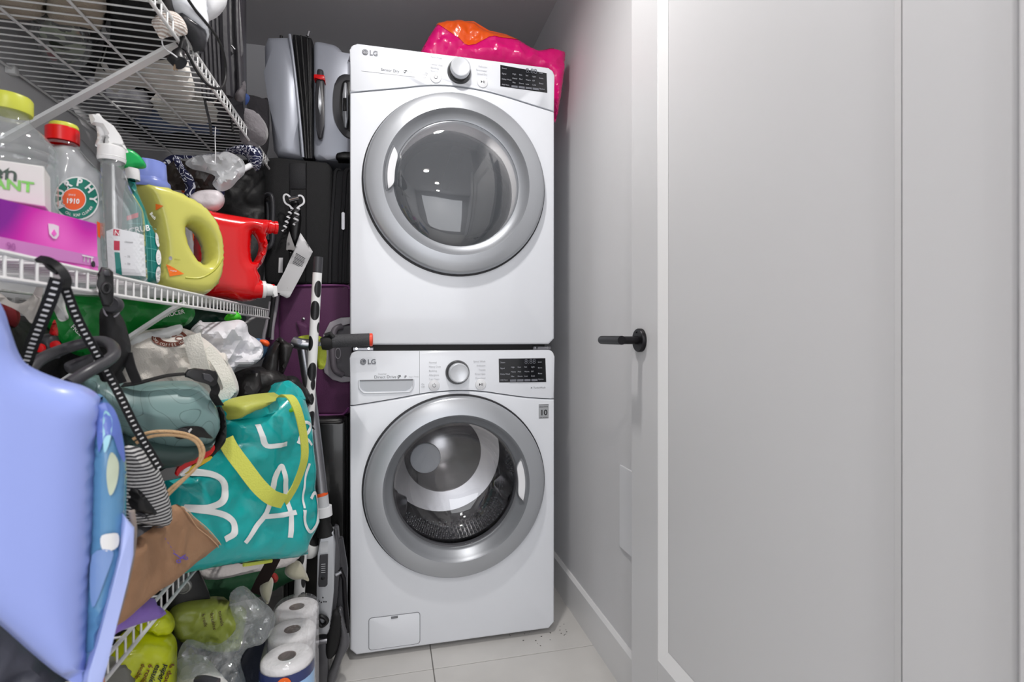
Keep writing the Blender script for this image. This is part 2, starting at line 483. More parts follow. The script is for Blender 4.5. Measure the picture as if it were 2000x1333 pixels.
# joint lines measured: one along x at y ~1.62, one along y at x ~.13
JY, JX, TWX, TWY = 1.628, .138, 1.2, .6
tx = [JX + TWX * k for k in (-2, -1, 0)]
tilemesh = {}
ys = [JY + TWY * k for k in range(-8, 3)]
row = 0
for y0 in ys:
    row += 1
    off = 0
    for x0 in tx:
        a, b, c, d = max(x0 + off, -1.3), min(x0 + off + TWX, 1.3), max(y0, YH), min(y0 + TWY, YB)
        if b - a < .03 or d - c < .03: continue
        t_ = obj('floor_tile', B(a + .0015, b - .0015, c + .0015, d - .0015, -.012, 0, .001, 1), TILE, fl, smooth=30)
struct('ceiling', B(-1.3, 1.3, YH, YB + .05, ZC, ZC + .08), CEILP)
struct('wall_back', B(XL - .1, XR + .1, YB, YB + .1, -.06, ZC), WALLP)
struct('wall_left', B(XL - .1, XL, .10, YB, -.06, ZC), WALLP)
struct('wall_right', B(XR, XR + .1, .26, YB, -.06, ZC), WALLP)
struct('wall_hall_left', B(-1.3, -1.2, YH, .10, -.06, ZC), WALLP)
struct('wall_hall_right', B(1.2, 1.3, YH, .26, -.06, ZC), WALLP)
struct('wall_hall_end', B(-1.3, 1.3, YH - .1, YH, -.06, ZC), WALLP)
struct('wall_front_left', B(-1.3, XL, .10, .2, -.06, ZC), WALLP)
struct('wall_front_right', B(.60, 1.3, .26, .36, -.06, ZC), WALLP)
struct('trim_1', B(.575, .60, .24, .362, 0, 2.1, .003, 1), DOORP, 30)
# baseboard right, with a small chamfered top
bb = bmesh.new()
pr = [(XR, 0), (XR - .014, 0), (XR - .014, .122), (XR - .006, .13), (XR, .13)]
A = [bb.verts.new((x, .37, z)) for x, z in pr]; Z = [bb.verts.new((x, YB - .001, z)) for x, z in pr]
bb.faces.new(A); bb.faces.new(Z[::-1])
for i in range(5): bb.faces.new((A[i], Z[i], Z[(i + 1) % 5], A[(i + 1) % 5]))
struct('baseboard_right', bb, M('trim_paint', (228, 228, 229), .3, var=.01))
struct('baseboard_left', B(XL, XL + .014, .2, YB, 0, .13, .003, 1), MATS['trim_paint'])
# access plate on right wall, half hidden by the door
pl_ = empty('wall_plate', (XR, 1.33, .40), 'flat white cover plate on the right wall showing past the door edge', 'cover plate')
obj('plate', B(XR - .006, XR, 1.15, WX(1213, 900, XR).y, .405, .652, .002, 1), PLASW, pl_)
# door standing open against the right wall
XD = .585
dr = empty('door_1', (XD, .77, 0)); dr['kind'] = 'structure'
y_far, y_near = 2.005 * XD, .627 * XD
ya, yb_, yc, yd = 1.786 * XD, 1.744 * XD, .856 * XD, .8256 * XD
zt, zb = 2.03, .008
zpb = 1.04 - .627 * XD / .5076; zpt = 1.92
TH = .035
obj('stile', B(XD, XD + TH, ya, y_far, zb, zt, .0015, 1), DOORP, dr)
obj('stile', B(XD, XD + TH, y_near, yd, zb, zt, .0015, 1), DOORP, dr)
obj('rail', B(XD, XD + TH, yd, ya, zb, zpb, 0), DOORP, dr)
obj('rail', B(XD, XD + TH, yd, ya, zpt, zt, 0), DOORP, dr)
obj('panel', B(XD + .012, XD + TH - .012, yd, ya, zpb, zpt, 0), DOORP, dr)
mb = bmesh.new()   # sloped moulding round the recessed panel
o_ = [(yd, zpb), (ya, zpb), (ya, zpt), (yd, zpt)]; i_ = [(yc, zpb + .03), (yb_, zpb + .03), (yb_, zpt - .03), (yc, zpt - .03)]
O1 = [mb.verts.new((XD + .0005, a, b)) for a, b in o_]; I1 = [mb.verts.new((XD + .0115, a, b)) for a, b in i_]
for k in range(4): mb.faces.new((O1[k], O1[(k + 1) % 4], I1[(k + 1) % 4], I1[k]))
obj('moulding', mb, MATS['trim_paint'], dr, smooth=0)
BLKM = M('black_metal', (32, 31, 34), .35, .6, var=.03)
hc = WX(1252, 665, XD)
h = obj('door_handle', L([(.0, .010), (.0265, .010), (.028, .008), (.028, 0)], hc, seg=40, R=Matrix.Rotation(-PI / 2, 3, 'Y')), BLKM, dr, label='black round rose of the lever handle')
# neck and lever
hb = T([hc + Vector((-.006, 0, 0)), hc + Vector((-.05, 0, 0))], .0095, 18)
obj('neck', hb, BLKM, h)
lv = T([hc + Vector((-.055, -.012, 0)), hc + Vector((-.055, .105, 0))], .0105, 20)
obj('lever', lv, BLKM, h, label='black cylindrical lever')
obj('screw', L([(0, .0125), (.002, .0125), (.002, .009)], hc + Vector((0, .004, .019)), seg=10, R=Matrix.Rotation(-PI / 2, 3, 'Y')), BLK, h)
for hz in (.25, 1.04, 1.85):
    obj('hinge', T([(XD + .005, y_near - .006, hz - .045), (XD + .005, y_near - .006, hz + .045)], .006, 12), BLKM, dr)
# closet downlight and hall downlights: trim ring and lens
LENS = M('lamp_lens', (255, 250, 240), .4, var=0, emit=6)
lab = {0: 'round white recessed ceiling light inside the closet above the door'}
for i, (lx, ly) in enumerate([(.10, 1.05)] + HALL):
    e = empty('ceiling_light', (lx, ly, ZC - .03), ['round recessed ceiling light inside the closet in front of the dryer', 'recessed hall ceiling light nearest the closet', 'recessed hall ceiling light in the middle of the hall', 'recessed hall ceiling light farthest from the closet'][i], 'ceiling light', None if i == 0 else 'recessed hall ceiling lights')
    obj('trim_ring', L([(.085, 0.03), (.085, .022), (.07, .02), (.07, .03)], (lx, ly, ZC - .03), seg=32), PLASW, e)
    obj('lens', L([(0, .026), (.07, .026)], (lx, ly, ZC - .03), seg=32), LENS, e)

# ================================================================ DRYER AND WASHER
YF, X0, X1 = 1.725, -.118, .567
XC = .2245
GLASSD = M('tinted_door_glass', (120, 124, 130), .015, trans=.62, ior=1.75, var=0)
GLASSC = thin('clear_door_glass', (.86, .87, .88), 1.5, 0, rough=.01)
DRUM = M('drum_steel', (178, 176, 178), .24, .85, bump=.03, bscale=30, var=.05)
DRUMB = M('drum_dimples', (168, 168, 172), .28, 1, var=.1)
PANELB = M('display_glass', (24, 25, 29), .12, coat=.5, var=0)
KNOBS = M('knob_satin', (205, 208, 213), .3, .25, var=0)
GASK = M('door_gasket', (40, 40, 44), .5, var=.05)
fy = Frame((0, YF, 0), 0)
def machine(kind, z0, z1, seam, door_z, group):
    nm = {'d': ('clothes_dryer', 'white front-loading dryer stacked on top of the washer', 'dryer'), 'w': ('washing_machine', 'white front-loading washing machine standing on the floor tiles', 'washing machine')}[kind]
    e = empty(nm[0], (XC, 2.1, z0 if kind == 'd' else 0), nm[1], nm[2])
    # cabinet behind the fascia, open towards the front
    cb = B(X0 + .002, X1 - .002, YF + .03, YF + .74, z0 + .004, z1 - .004, .006, 2)
    bmesh.ops.delete(cb, geom=[f for f in cb.faces if f.normal.y < -.9 and f.calc_area() > .1], context='FACES')
    obj('cabinet', cb, ENAM, e, smooth=50)
    # control panel fascia: rounded upper corners, arched lower edge
    sm = [(p[0], p[1]) for p in smooth_path([(a, b, 0) for a, b in seam], 5)] if False else [(p.x, p.y) for p in smooth_path([(a, b, 0) for a, b in seam], 5)]
    r = .022
    top = [(X1, seam[-1][1] + .0015)]
    for k in range(7):
        a = math.radians(90 * k / 6); top.append((X1 - r + r * math.cos(a), z1 - r + r * math.sin(a)))
    for k in range(7):
        a = math.radians(90 + 90 * k / 6); top.append((X0 + r + r * math.cos(a), z1 - r + r * math.sin(a)))
    top.append((X0, seam[0][1] + .0015))
    cp = plate(fy, top + [(a, b + .0015) for a, b in sm[1:-1]], .05, .006, 3, ispx=False)
    cpo = obj('control_panel', cp, ENAM, e, smooth=50)
    # lower fascia with round door opening
    low = [(X1, seam[-1][1] - .0015), (X1, z0 + .02), (X1 - .02, z0), (X0 + .02, z0), (X0, z0 + .02), (X0, seam[0][1] - .0015)] + [(a, b - .0015) for a, b in sm[1:-1]]
    bm = bmesh.new(); loops = []
    hole = [(XC + .285 * math.cos(2 * PI * k / 64), door_z + .285 * math.sin(2 * PI * k / 64)) for k in range(64)]
    pts = low + hole; ed = [(i, (i + 1) % len(low)) for i in range(len(low))] + [(len(low) + i, len(low) + (i + 1) % 64) for i in range(64)]
    V, _, Fq, *_r = delaunay_2d_cdt([Vector(p) for p in pts], ed, [], 0, 1e-7)
    fv = [bm.verts.new((v.x, YF, v.y)) for v in V]
    for f in Fq:
        cx = sum(V[i].x for i in f) / 3; cz = sum(V[i].y for i in f) / 3
        if math.hypot(cx - XC, cz - door_z) < .284 or not inpoly(np.array([cx]), np.array([cz]), low)[0]: continue
        bm.faces.new([fv[i] for i in f])
    bmesh.ops.recalc_face_normals(bm, faces=bm.faces)
    ext = bmesh.ops.extrude_face_region(bm, geom=list(bm.faces), use_keep_orig=True)
    for g in ext['geom']:
        if isinstance(g, bmesh.types.BMVert): g.co.y += .04
    be = [x for x in bm.edges if all(abs(v.co.y - YF) < 1e-6 for v in x.verts) and any(abs(f.normal.y) < .5 for f in x.link_faces)]
    bmesh.ops.recalc_face_normals(bm, faces=bm.faces)
    be = [x for x in be if len(x.link_faces) == 2 and math.hypot(x.verts[0].co.x - XC, x.verts[0].co.z - door_z) > .29]
    bmesh.ops.bevel(bm, geom=be, offset=.007, segments=3, profile=.5, affect='EDGES')
    obj('front_panel', bm, ENAM, e, smooth=50)
    # door: seal groove, outer ring, recessed inner ring, glass, handle
    c = (XC, YF, door_z)
    d = empty('door', (XC, YF, door_z)); d.parent = e; d.location = Vector(c) - wloc(e)
    obj('door_gap', L([(.3065, .001), (.3055, .005), (.298, .006), (.285, -.01)], c, 'y', 96), GASK, d)
    if kind == 'd':
        ring = [(.3, .002), (.3, .018), (.297, .026), (.29, .031), (.262, .037), (.245, .040), (.241, .0405)]
        inner = [(.241, .0405), (.237, .037), (.232, .030), (.215, .020), (.2085, .018), (.2085, .01)]
        glass = [(.2085, .016), (.2, .022), (.17, .031), (.12, .039), (.06, .043), (0, .044)]
    else:
        ring = [(.3, .002), (.3, .018), (.297, .026), (.29, .031), (.262, .038), (.245, .042), (.241, .0425)]
        inner = [(.241, .0425), (.237, .039), (.232, .032), (.215, .012), (.2085, .006), (.2085, -.01)]
        glass = [(.2085, .004), (.202, .003), (.198, -.005), (.185, -.05), (.165, -.085), (.12, -.105), (.06, -.112), (0, -.114)]
    obj('outer_ring', L(ring, c, 'y', 96), SILV, d, smooth=50)
    obj('inner_ring', L(inner, c, 'y', 96), SILVD, d, smooth=50)
    g = obj('glass', L(glass, c, 'y', 96), GLASSD if kind == 'd' else GLASSC, d, smooth=80)
    # handle pocket: crescent cut and white grip
    ca = PI + .22 if kind == 'd' else .0
    ca = math.radians(172) if kind == 'd' else math.radians(3)
    ha = .30
    def cres(r0, r1, h0, h1, n=20, w=ha):
        bm = bmesh.new(); pv = None
        for k in range(n + 1):
            t = -1 + 2 * k / n; a = ca + t * w; th = (1 - t ** 6)
            ro, ri = r1, r1 - (r1 - r0) * max(th, .05)
            q = []
            for rr, hh in ((ro, h0), (ro, h1), (ri, h1 - .004), (ri, h0)):
                q.append(bm.verts.new((XC + rr * math.cos(a), YF - hh, door_z + rr * math.sin(a))))
            if pv:
                for j in range(4): bm.faces.new((pv[j], pv[(j + 1) % 4], q[(j + 1) % 4], q[j]))
            else: bm.faces.new(q)
            pv = q
        bm.faces.new(pv[::-1]); return bm
    obj('handle_pocket', cres(.203, .2335, .012, .034, w=ha + .03), M('pocket_grey', (120, 122, 127), .4, var=0), d, smooth=40)
    obj('grip', cres(.204, .226, .03, .040), PLASW, d, smooth=40)
    # drum inside
    if kind == 'w':
        obj('bellows', L([(.25, -.03), (.235, -.01), (.212, -.012), (.205, -.03), (.215, -.05), (.225, -.06)], c, 'y', 72), M('grey_bellows', (95, 95, 100), .5, var=.05), e, smooth=60)
        dz = door_z + .01
        dm = obj('drum', L([(.215, -.065), (.225, -.07), (.245, -.10), (.25, -.35), (.235, -.42), (.16, -.44), (.15, -.425), (0, -.42)], (XC, YF, dz), 'y', 72), DRUM, e, smooth=60)
        obj('lamp_reflection', L([(.062, -.415), (.06, -.409), (.05, -.406), (0, -.405)], (XC - .075, YF, dz - .01), 'y', 40), M('reflection_white', (240, 243, 250), .5, var=0), dm)  # white disc painted in for the ceiling light's reflection in the door bowl
        for k, an in enumerate((95, 215, 335)):
            a = math.radians(an); q = []
            ax = Vector((math.cos(a), 0, math.sin(a))); tt = Vector((-math.sin(a), 0, math.cos(a)))
            base = Vector((XC, YF, dz)); bm = bmesh.new(); rows = []
            for j in range(9):
                yy = .10 + .3 * j / 8; hgt = .06 * math.sin(PI * min(1, (j + .6) / 7)) ** .5 if j < 8 else .02
                rows.append([bm.verts.new(base + ax * (.25 - hh) + tt * ww + Vector((0, yy, 0))) for ww, hh in ((-.045, 0), (-.025, hgt * .7), (0, hgt), (.025, hgt * .7), (.045, 0))])
            for j in range(8):
                for i in range(4): bm.faces.new((rows[j][i], rows[j][i + 1], rows[j + 1][i + 1], rows[j + 1][i]))
            obj('drum_baffle', bm, DRUM, dm, smooth=60)
        # embossed dimples on the drum wall (far too many to count)
        bm = bmesh.new()
        for row_ in range(9):
            for k in range(60):
                an = 2 * PI * (k + .5 * (row_ % 2)) / 60
                if min(abs((math.degrees(an) - q + 180) % 360 - 180) for q in (95, 215, 335)) < 14: continue
                cc = Vector((XC + .2455 * math.cos(an), YF + .13 + row_ * .024, dz + .2455 * math.sin(an)))
                bmesh.ops.create_icosphere(bm, subdivisions=1, radius=.0055, matrix=Matrix.Translation(cc))
        tag(obj('drum_dimple', bm, DRUMB, dm, smooth=60), kind='stuff')
    else:
        dm = obj('drum', L([(.21, -.05), (.27, -.08), (.28, -.45), (.22, -.5), (0, -.5)], c, 'y', 72), M('dryer_drum', (105, 105, 108), .35, .9, var=.05), e, smooth=60)
        for an in (80, 200, 320):
            a = math.radians(an); p = Vector((XC + .25 * math.cos(a), YF, door_z + .25 * math.sin(a)))
            obj('drum_vane', T([p + Vector((0, .1, 0)), p + Vector((0, .44, 0))], .03, 10), MATS['dryer_drum'], dm)
    # feet
    if kind == 'w':
        for fx in (X0 + .05, X1 - .05):
            for fyy in (YF + .06, YF + .68):
                obj('foot', L([(0, 0), (.024, 0), (.024, .01), (.012, .014), (.012, .03), (0, .03)], (fx, fyy, 0), seg=20), BLKR, e)
        obj('plinth', B(X0 + .03, X1 - .03, YF + .05, YF + .7, .006, .03), BLK, e)
    return e, cpo
seam_d = [(X0, 1.819), (.036, 1.850), (.12, 1.868), (.205, 1.877), (.30, 1.874), (.378, 1.864), (.47, 1.846), (X1, 1.827)]
seam_w = [(X0, .817), (-.028, .829), (.04, .839), (.13, .853), (.228, .858), (.31, .853), (.378, .842), (.47, .828), (X1, .820)]
DZ, WZD = 1.546, .541
dryer, dcp = machine('d', 1.012, 1.976, seam_d, DZ, None)
washer, wcp = machine('w', .018, .992, seam_w, WZD, None)
# black plate gap & stacking brackets
sk = empty('stacking_kit', (XC, 1.95, .992), 'dark metal stacking kit squeezed between washer top and dryer', 'bracket')
obj('tray', B(X0 + .03, X1 - .03, YF + .02, YF + .7, .9925, 1.0115), M('kit_black', (20, 20, 21), .45, .5, var=.05), sk)
for bx in (X0 + .008, X1 - .075):
    k_ = obj('bracket', B(bx, bx + .065, YF + .008, YF + .02, .9925, 1.004, .002, 1), ALU, sk, smooth=30)
    obj('screw', T([(bx + .012, YF + .008, 1.0), (bx + .012, YF + .002, 1.0)], .004, 10), CHROME, k_)
    obj('screw', T([(bx + .05, YF + .008, 1.0), (bx + .05, YF + .002, 1.0)], .004, 10), CHROME, k_)
# knobs, buttons, display, print
def controls(e, cp, kz, kx, zk, pn, btn, btn2, dry):
    kb = obj('dial', L([(.0405, .0), (.0405, .004), (.038, .012), (.0345, .018), (.0325, .018)], (kx, YF, zk), 'y', 48), M('dial_black', (28, 28, 30), .25, coat=.4, var=0), e, smooth=40)
    kn_ = obj('dial_cap', L([(.0325, .014), (.0325, .036), (.031, .0385), (.0285, .0395), (.026, .0385), (0, .038)], (kx, YF, zk), 'y', 48), KNOBS, kb, smooth=35)
    dp = obj('display', plate(Frame((0, YF - .0008, 0), 0), pn, .002, .0, ispx=False), PANELB, cp, smooth=0)
    x0 = min(p[0] for p in pn); x1 = max(p[0] for p in pn); z0 = min(p[1] for p in pn); z1 = max(p[1] for p in pn)
    fr = Frame((0, YF - .001, 0), 0)
    g = M('display_print', (170, 172, 180), .5, var=0, emit=0)
    bm = bmesh.new()
    rows = 5
    words = [['Normal', 'Wash', 'Rinse', 'Temp', 'Spin'], ['Soil', 'Hot', 'Warm', 'Cold'], ['Delay', 'Medium', 'Light']]
    bms = []
    H = z1 - z0; Wd = x1 - x0
    lst = [(.03, .82, 'Steam'), (.03, .58, 'Signal'), (.03, .34, 'Delay Wash'), (.03, .1, 'Add Item'), (.82, .82, 'Lock'), (.82, .58, 'Extra'), (.82, .34, 'Rinse'), (.82, .1, 'Option')]
    for k in range(4):
        for j in range(3): lst.append((.25 + .14 * k, .62 - .19 * j, ['High', 'Heavy', 'Max', 'Hot', 'Med', 'Norm', 'Std', 'Warm', 'Low', 'Light', 'Off', 'Cold'][(k * 3 + j) % 12]))
    for fx_, fz_, s in lst:
        bms.append(text_bm(s, lambda x, y, fx_=fx_, fz_=fz_: fr.P(x0 + Wd * fx_ + x, z0 + H * fz_ + y, .0022), .0068))
    obj('display_lettering', join(*bms), g, dp, smooth=0)
    obj('digits', text_bm('8:88', lambda x, y: fr.P(x0 + Wd * .53 + x, z0 + H * .78 + y, .0022), .024), M('dim_digits', (95, 97, 105), .5, var=0), dp, smooth=0)
    bm = bmesh.new()
    for k in range(4): box(bm, x0 + Wd * (.23 + .15 * k), x0 + Wd * (.36 + .15 * k), YF - .0035, YF - .0028, z0 + H * .05, z0 + H * .14)
    obj('soft_key', bm, M('soft_key_grey', (110, 112, 120), .4, var=0), dp, smooth=0)
    for bx, bz, kind in ((btn[0], btn[1], 'power'), (btn2[0], btn2[1], 'start')):
        b_ = obj('button', L([(.0185, 0), (.0185, .002), (.017, .0035), (.0150, .0035), (.0135, .0045), (0, .005)], (bx, YF, bz), 'y', 36), PLASW, cp, smooth=35)
        if kind == 'power':
            ic = T([(bx + .0055 * math.sin(a), YF - .0055, bz + .0055 * math.cos(a)) for a in [math.radians(40 + 280 * k / 14) for k in range(15)]], .0006, 6)
            tube(ic, [(bx, YF - .0055, bz + .002), (bx, YF - .0055, bz + .008)], .0006, 6)
        else:
            ic = bmesh.new()
            v = [ic.verts.new((bx - .006 + a, YF - .0056, bz + b)) for a, b in ((0, -.005), (0, .005), (.006, 0))]; ic.faces.new(v)
            for q in (.003, .0065): box(ic, bx - .001 + q, bx + .0005 + q, YF - .0058, YF - .0052, bz - .004, bz + .004)
        obj('icon', ic, M('icon_dark', (60, 60, 64), .5, var=0), b_, smooth=0)
    # lists of programmes either side of the dial
    L1 = ['Perm Press', 'Normal', 'Heavy Duty', 'Bedding', 'Towels', 'Small Load'] if dry else ['Normal', 'Heavy Duty', 'Bedding', 'Allergiene', 'Tub Clean']
    L2 = ['Delicates', 'Sportswear', 'Speed Dry', 'Air Dry', 'Time Dry'] if dry else ['Speed Wash', 'Delicates', 'Towels', 'Rinse+Spin', 'Download']
    bms = []
    n1 = len(L1)
    for k, s in enumerate(L1):
        zz = (zk + .036 - k * .0118) if dry else (zk + .031 - k * .0138)
        bms.append(text_bm(s, lambda x, y, zz=zz: fr.P(kx - .095 + x, zz + y, .0006), .0082))
    for k, s in enumerate(L2):
        zz = (zk + .024 - k * .0125) if dry else (zk + .033 - k * .0142)
        bms.append(text_bm(s, lambda x, y, zz=zz: fr.P(kx + .095 + x, zz + y, .0006), .0082, align='RIGHT'))
    tag(obj('programme_lettering', join(*bms), LGREYP, cp, smooth=0), kind='stuff')
    lb = text_bm('On', lambda x, y: fr.P(btn[0] - .042 + x, btn[1] + .002 + y, .0006), .008)
    l2 = text_bm('Off', lambda x, y: fr.P(btn[0] - .042 + x, btn[1] - .007 + y, .0006), .008)
    obj('switch_lettering', join(lb, l2), LGREYP, cp, smooth=0)
    # maker's mark: ring face emblem and two letters
    lx, lz = (-.071, 1.9525) if dry else (-.077, .958)
    dk = M('logo_grey', (96, 98, 104), .4, .3, var=0)
    em = L([(.0095, 0), (.0095, .0012), (0, .0014)], (lx, YF, lz), 'y', 28)
    eo = obj('emblem', em, dk, cp, smooth=0)
    lt = text_bm('L', lambda x, y: fr.P(lx - .003 + x, lz - .0035 + y, .0022), .009)
    gg = T([(lx + .0065 * math.cos(a), YF - .0024, lz + .0065 * math.sin(a)) for a in [math.radians(70 + 290 * k / 16) for k in range(17)]], .0005, 5)
    bmesh.ops.create_icosphere(gg, subdivisions=1, radius=.0009, matrix=Matrix.Translation((lx - .0025, YF - .0022, lz + .003)))
    obj('emblem_line', join(lt, gg), PLASW, eo, smooth=0)
    text_flat(fr, 'LG', lx + .0135, lz - .0075, .0215, dk, cp, bold=.02, h=.0008, name='brand_lettering')
controls(dryer, dcp, None, .2325, 1.925, [(.373, 1.966), (.538, 1.957), (.5405, 1.889), (.373, 1.893)], (.154, 1.897), (.311, 1.899), True)
controls(washer, wcp, None, .2265, .919, [(.3675, .963), (.5335, .963), (.5365, .880), (.369, .882)], (.149, .877), (.305, .877), False)
fr = Frame((0, YF, 0), 0)
text_flat(fr, 'Sensor Dry', -.022, 1.899, .0125, GREYP, dcp)
text_flat(fr, 'Smart ThinQ', .072, 1.902, .0105, LGREYP, dcp)
def swirl(x, z, s, parent):
    bm = T([(x + s * t * .9, YF - .001, z + s * .45 * math.sin(t * 5)) for t in [k / 12 - .5 for k in range(13)]], s * .10, 5)
    tube(bm, [(x + s * .5 * math.cos(a), YF - .001, z + s * .4 * math.sin(a)) for a in [PI * k / 8 for k in range(9)]], s * .08, 5)
    obj('emblem', bm, M('icon_dark', (60, 60, 64)), parent, smooth=0)
swirl(.056, 1.905, .010, dcp); swirl(.036, .9075, .010, wcp); swirl(.056, .9075, .007, wcp)
obj('rule_line', B(-.083, .088, YF - .0008, YF + .001, 1.8905, 1.8913), LGREYP, dcp, smooth=0)
text_flat(fr, 'Direct Drive', -.043, .9035, .0135, GREYP, wcp)
text_flat(fr, 'Inverter', -.03, .915, .008, LGREYP, wcp)
text_flat(fr, 'Smart ThinQ', .0665, .905, .006, LGREYP, wcp)
text_flat(fr, 'TurboWash', .49, .858, .009, GREYP, wcp)
obj('emblem', L([(.0035, 0), (.0035, .001), (0, .001)], (.483, YF, .861), 'y', 3), GREYP, wcp, smooth=0)
# detergent drawer: seams and finger scoop
obj('drawer_seam', B(.1010, .1020, YF - .0004, YF + .003, .8495, .991), M('seam_grey', (130, 132, 138), .6, var=0), wcp, smooth=0)
dw = obj('drawer_grip', plate(Frame((0, YF, 0), 0), [(-.09, .899), (.081, .899), (.0795, .882), (.071, .868), (.058, .862), (-.066, .862), (-.08, .867), (-.088, .880)], .002, .0, front=.0012, ispx=False), M('scoop_grey', (186, 190, 196), .3, var=.0), wcp, smooth=0)
obj('drawer_lip', T(smooth_path([(-.09, YF - .002, .899), (-.089, YF - .002, .876), (-.078, YF - .002, .861), (-.06, YF - .002, .8575), (.055, YF - .002, .8575), (.072, YF - .002, .861), (.081, YF - .002, .876), (.082, YF - .002, .899)], 4), .0028, 8), ENAM, wcp)
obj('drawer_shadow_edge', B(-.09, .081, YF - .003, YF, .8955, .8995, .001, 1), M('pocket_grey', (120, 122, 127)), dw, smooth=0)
# rating sticker with 10
st = obj('sticker', B(.5095, .5455, YF - .0008, YF + .001, .7535, .803), M('sticker_grey', (172, 174, 178), .4, .3, var=0), washer, smooth=0)
f2 = Frame((0, YF - .0008, 0), 0)
dk = M('sticker_ink', (30, 30, 34), .5, var=0)
obj('lettering', join(text_bm('10', lambda x, y: f2.P(.5275 + x, .765 + y, .0006), .027, .0006, 'CENTER'), text_bm('Direct Drive', lambda x, y: f2.P(.5275 + x, .792 + y, .0006), .006, 0.0001, 'CENTER'), text_bm('year warranty', lambda x, y: f2.P(.5275 + x, .7565 + y, .0006), .005, 0, 'CENTER'), B(.5105, .5445, YF - .0013, YF - .001, .8012, .8020), B(.5105, .5445, YF - .0013, YF - .001, .7545, .7552)), dk, st, smooth=0)
# drain hatch
hx0, hx1, hz0, hz1 = -.0585, .1015, .030, .131
ht = obj('hatch', plate(Frame((0, YF, 0), 0), rrect(hx0, hx1, hz0, hz1, .008), .004, .001, front=.0014, ispx=False), ENAM, washer, smooth=40)
obj('hatch_seam', T([(a, YF - .0002, b) for a, b in rrect(hx0 - .001, hx1 + .001, hz0 - .001, hz1 + .001, .009)], .0011, 6, closed=True), MATS['pocket_grey'], washer)
obj('hatch_catch', B(.010, .032, YF - .0035, YF, .122, .1295, .0015, 2), MATS['pocket_grey'], ht)

cr = bmesh.new()
for k in range(24):
    x_, y_ = random.uniform(.40, .60), random.uniform(1.66, 1.78)
    if k < 8: x_, y_ = random.uniform(.57, .62), random.uniform(1.70, 1.82)
    r_ = random.uniform(.0008, .0022)
    bmesh.ops.create_icosphere(cr, subdivisions=1, radius=r_, matrix=Matrix.Translation((x_, y_, r_ * .5)) @ Matrix.Diagonal((1.6, 1, .6, 1)))
tag(obj('floor_dust', cr, M('dust_grey', (96, 93, 90), .9, var=.3), smooth=0), 'scattered dust crumbs on the floor tiles under the washer front', 'dust', kind='stuff')
# ================================================================ SUITCASES
SILSH = M('silver_shell', (168, 172, 183), .36, .25, bump=.01, var=.03)
BFAB = M('black_luggage_fabric', (26, 26, 28), .75, bump=.25, bscale=500, var=.1)
BFAB2 = M('charcoal_luggage_fabric', (38, 38, 41), .7, bump=.25, bscale=500, var=.1)
PURP = M('purple_luggage_fabric', (84, 34, 78), .6, bump=.15, bscale=500, var=.08, sheen=.2)
ZIP = M('zip_tape', (30, 30, 32), .45, bump=.2, bscale=300, var=.1)
GREYPL = M('grey_plastic', (165, 161, 168), .35, var=.03)
DGREY = M('dark_grey_plastic', (58, 58, 62), .35, var=.03)
REDP = M('red_plastic', (215, 12, 18), .3, var=.02)
ys_ = 1.98
fs = Frame((0, ys_, 0), 0); fs.xmax = -.126
def E_(name, fr, px, py, label, cat, group=None):
    p = fr.px(px, py); return empty(name, p, label, cat, group)
s1 = E_('suitcase', fs, 600, 312, 'silver hard shell suitcase standing on top of the black suitcase', 'suitcase')
obj('shell', plate(fs, [(520, 66), (568, 66), (576, 130), (586, 220), (592, 308), (540, 302), (531, 288), (524, 200), (515, 140), (513, 85)], .42, .035, 5), SILSH, s1, smooth=60)
obj('expander', plate(fs, [(570, 64), (596, 70), (609, 72), (611, 309), (590, 308), (584, 200), (575, 120)], .41, .006, 2, front=-.004), ZIP, s1, smooth=50)
for xs in ([(577, 70), (585, 150), (592, 220), (598, 310)], [(588, 70), (594, 150), (599, 220), (603, 310)], [(600, 76), (603, 150), (605, 220), (607, 310)]):
    obj('zip_welt', T(smooth_path([fs.px(a, b, .001) for a, b in xs], 4), .004, 8), ZIP, s1)
obj('shell_rim', T(smooth_path([fs.px(a, b, .002) for a, b in [(566, 68), (572, 110), (580, 180), (588, 260), (592, 308)]], 4), .005, 8), SILSH, s1)
obj('shell', plate(fs, [(611, 75), (655, 84), (668, 95), (676, 112), (700, 120), (700, 313), (640, 312), (611, 310)], .42, .02, 5), SILSH, s1, smooth=60)
hb_ = obj('side_handle', plate(fs, [(621, 140), (633, 142), (635, 170), (635, 250), (632, 276), (623, 277), (619, 255), (617, 190)], .02, .008, 3, front=.028), DGREY, s1, smooth=50)
obj('handle_inlay', plate(fs, [(626, 170), (630, 200), (630, 220), (627, 232), (624, 215), (624, 195)], .004, .001, 1, front=.031), SILV, hb_, smooth=50)
obj('handle_band', plate(fs, [(615, 153), (636, 155), (637, 167), (630, 162), (615, 163)], .036, .004, 2, front=.034), REDP, s1, label='red band round the side handle')
rc = obj('handle_recess', plate(fs, curve2([fs.ab(*q) for q in [(668, 147), (685, 148), (700, 160), (702, 250), (690, 270), (672, 266), (655, 240), (650, 205), (654, 165)]]), .012, .003, 2, front=.006, ispx=False), DGREY, s1, smooth=50)
rd = obj('recess_floor', plate(fs, curve2([fs.ab(*q) for q in [(672, 160), (685, 160), (698, 170), (698, 250), (680, 256), (667, 235), (663, 205), (666, 175)]]), .01, .001, 1, front=.008, ispx=False), BLK, rc, smooth=50)
obj('carry_bar', plate(fs, [(673, 167), (678, 167), (681, 190), (681, 235), (678, 256), (673, 254), (670, 230), (670, 190)], .012, .004, 2, front=.026), SILV, rc, smooth=50)
obj('lock_slider', plate(fs, [(671, 198), (678, 198), (678, 223), (671, 223)], .006, .001, 1, front=.030), BLK, rc, smooth=50)
